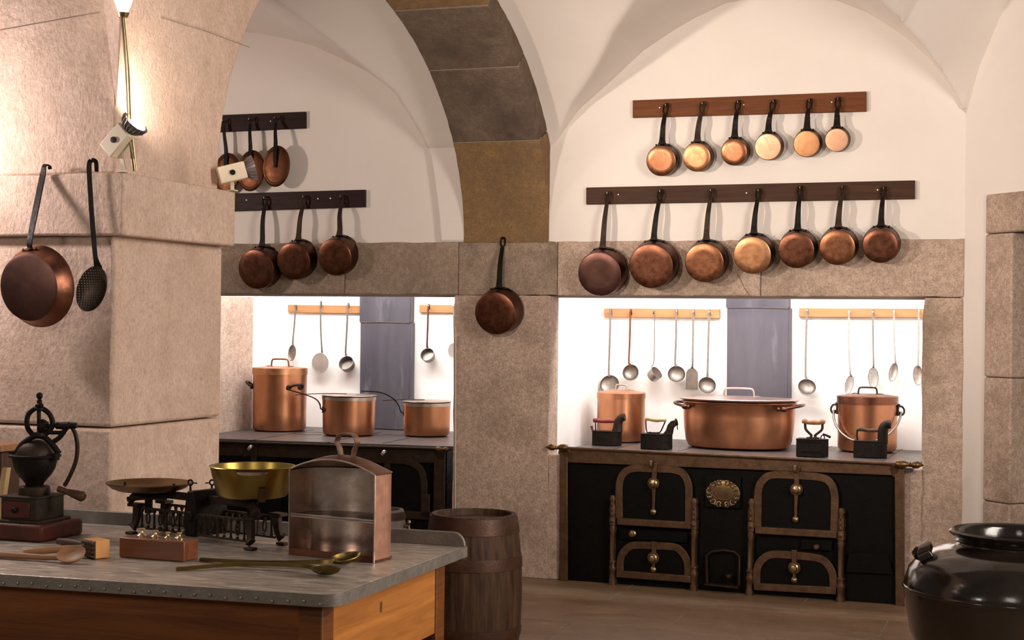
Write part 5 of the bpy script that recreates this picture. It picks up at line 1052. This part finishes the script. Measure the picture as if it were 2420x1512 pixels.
# ------------------------------------------------------------------ light
def lamp(kind, name, loc, energy, color, target=None, size=.3, sizey=None, angle=60, blend=.6, soft=.06):
    l = bpy.data.lights.new(name, kind); o = bpy.data.objects.new(name, l); COL.objects.link(o); o.location = loc; l.energy = energy; l.color = color
    if kind == 'AREA':
        l.size = size
        if sizey: l.shape = 'RECTANGLE'; l.size_y = sizey
    elif kind == 'SPOT': l.spot_size = R_(angle); l.spot_blend = blend; l.shadow_soft_size = soft
    else: l.shadow_soft_size = soft
    if target is not None: o.rotation_euler = (V(target)-V(loc)).to_track_quat('-Z', 'Y').to_euler()
    return o
WARM = (1, .84, .71); SOFT = (1, .88, .78); COOL = (1, .965, .965)
lamp('AREA', 'hearth_lamp_left', (-4.40, 9.30, 2.34), 46, COOL, (-4.40, 9.75, .8), 1.7, .3)
lamp('AREA', 'hearth_lamp_right', (-1.70, 9.30, 2.34), 60, COOL, (-1.70, 9.75, .8), 2.0, .3)
lamp('SPOT', 'spot_pan_wall', (-4.2, 5.6, 2.45), 340, WARM, (-1.30, YW, 2.45), angle=46, blend=.9, soft=.09)
lamp('SPOT', 'spot_left_bay', (-5.95, 7.4, 2.5), 62, (1,.80,.70), (-4.4, YR, 2.35), angle=120, blend=.8, soft=.08)
lamp('POINT', 'flood_left_out_of_view', (-3.64, 3.93, 2.13), 40, (1,.87,.84), soft=.05)
lamp('SPOT', 'flood_corner', p1 + (_R*.62+_U*.62-_F*.25).normalized()*.11, 15, WARM, on_x(430,120,-2.85), angle=110, blend=.7, soft=.03)
lamp('SPOT', 'uplight', c + V((.05,-.06,.10)), 30, WARM, c + V((.1,.1,1)), angle=150, blend=.5, soft=.05)
lamp('SPOT', 'flood_back_corner', p2 + _R*.12, 200, WARM, (-1.65, 8.3, 3.0), angle=105, blend=.8, soft=.05)
lamp('AREA', 'room_fill', (1.9, 4.3, 2.4), 165, SOFT, (-2.6, 5.4, 1.3), 1.3, 2.2)  # added soft fill from the right, standing for light bounced around the room
lamp('AREA', 'room_fill_front', (-.5, .4, 2.6), 16, SOFT, (-2.2, 5, 1.2), .9)  # added weak fill from the camera side, no particular fitting
lamp('AREA', 'room_lamp_table', (-3.6, .9, 2.0), 15, SOFT, (-2.2, 4, 1.0), .5)
w = bpy.data.worlds.new('room_glow'); sc.world = w; w.use_nodes = True
w.node_tree.nodes['Background'].inputs[0].default_value = (1, .82, .68, 1); w.node_tree.nodes['Background'].inputs[1].default_value = .12
sc.view_settings.view_transform = 'Standard'; sc.view_settings.look = 'None'; sc.view_settings.exposure = 0; sc.view_settings.gamma = 1; sc.view_settings.use_curve_mapping = False
sc.cycles.use_denoising = True; sc.cycles.max_bounces = 8; sc.cycles.sample_clamp_indirect = 6
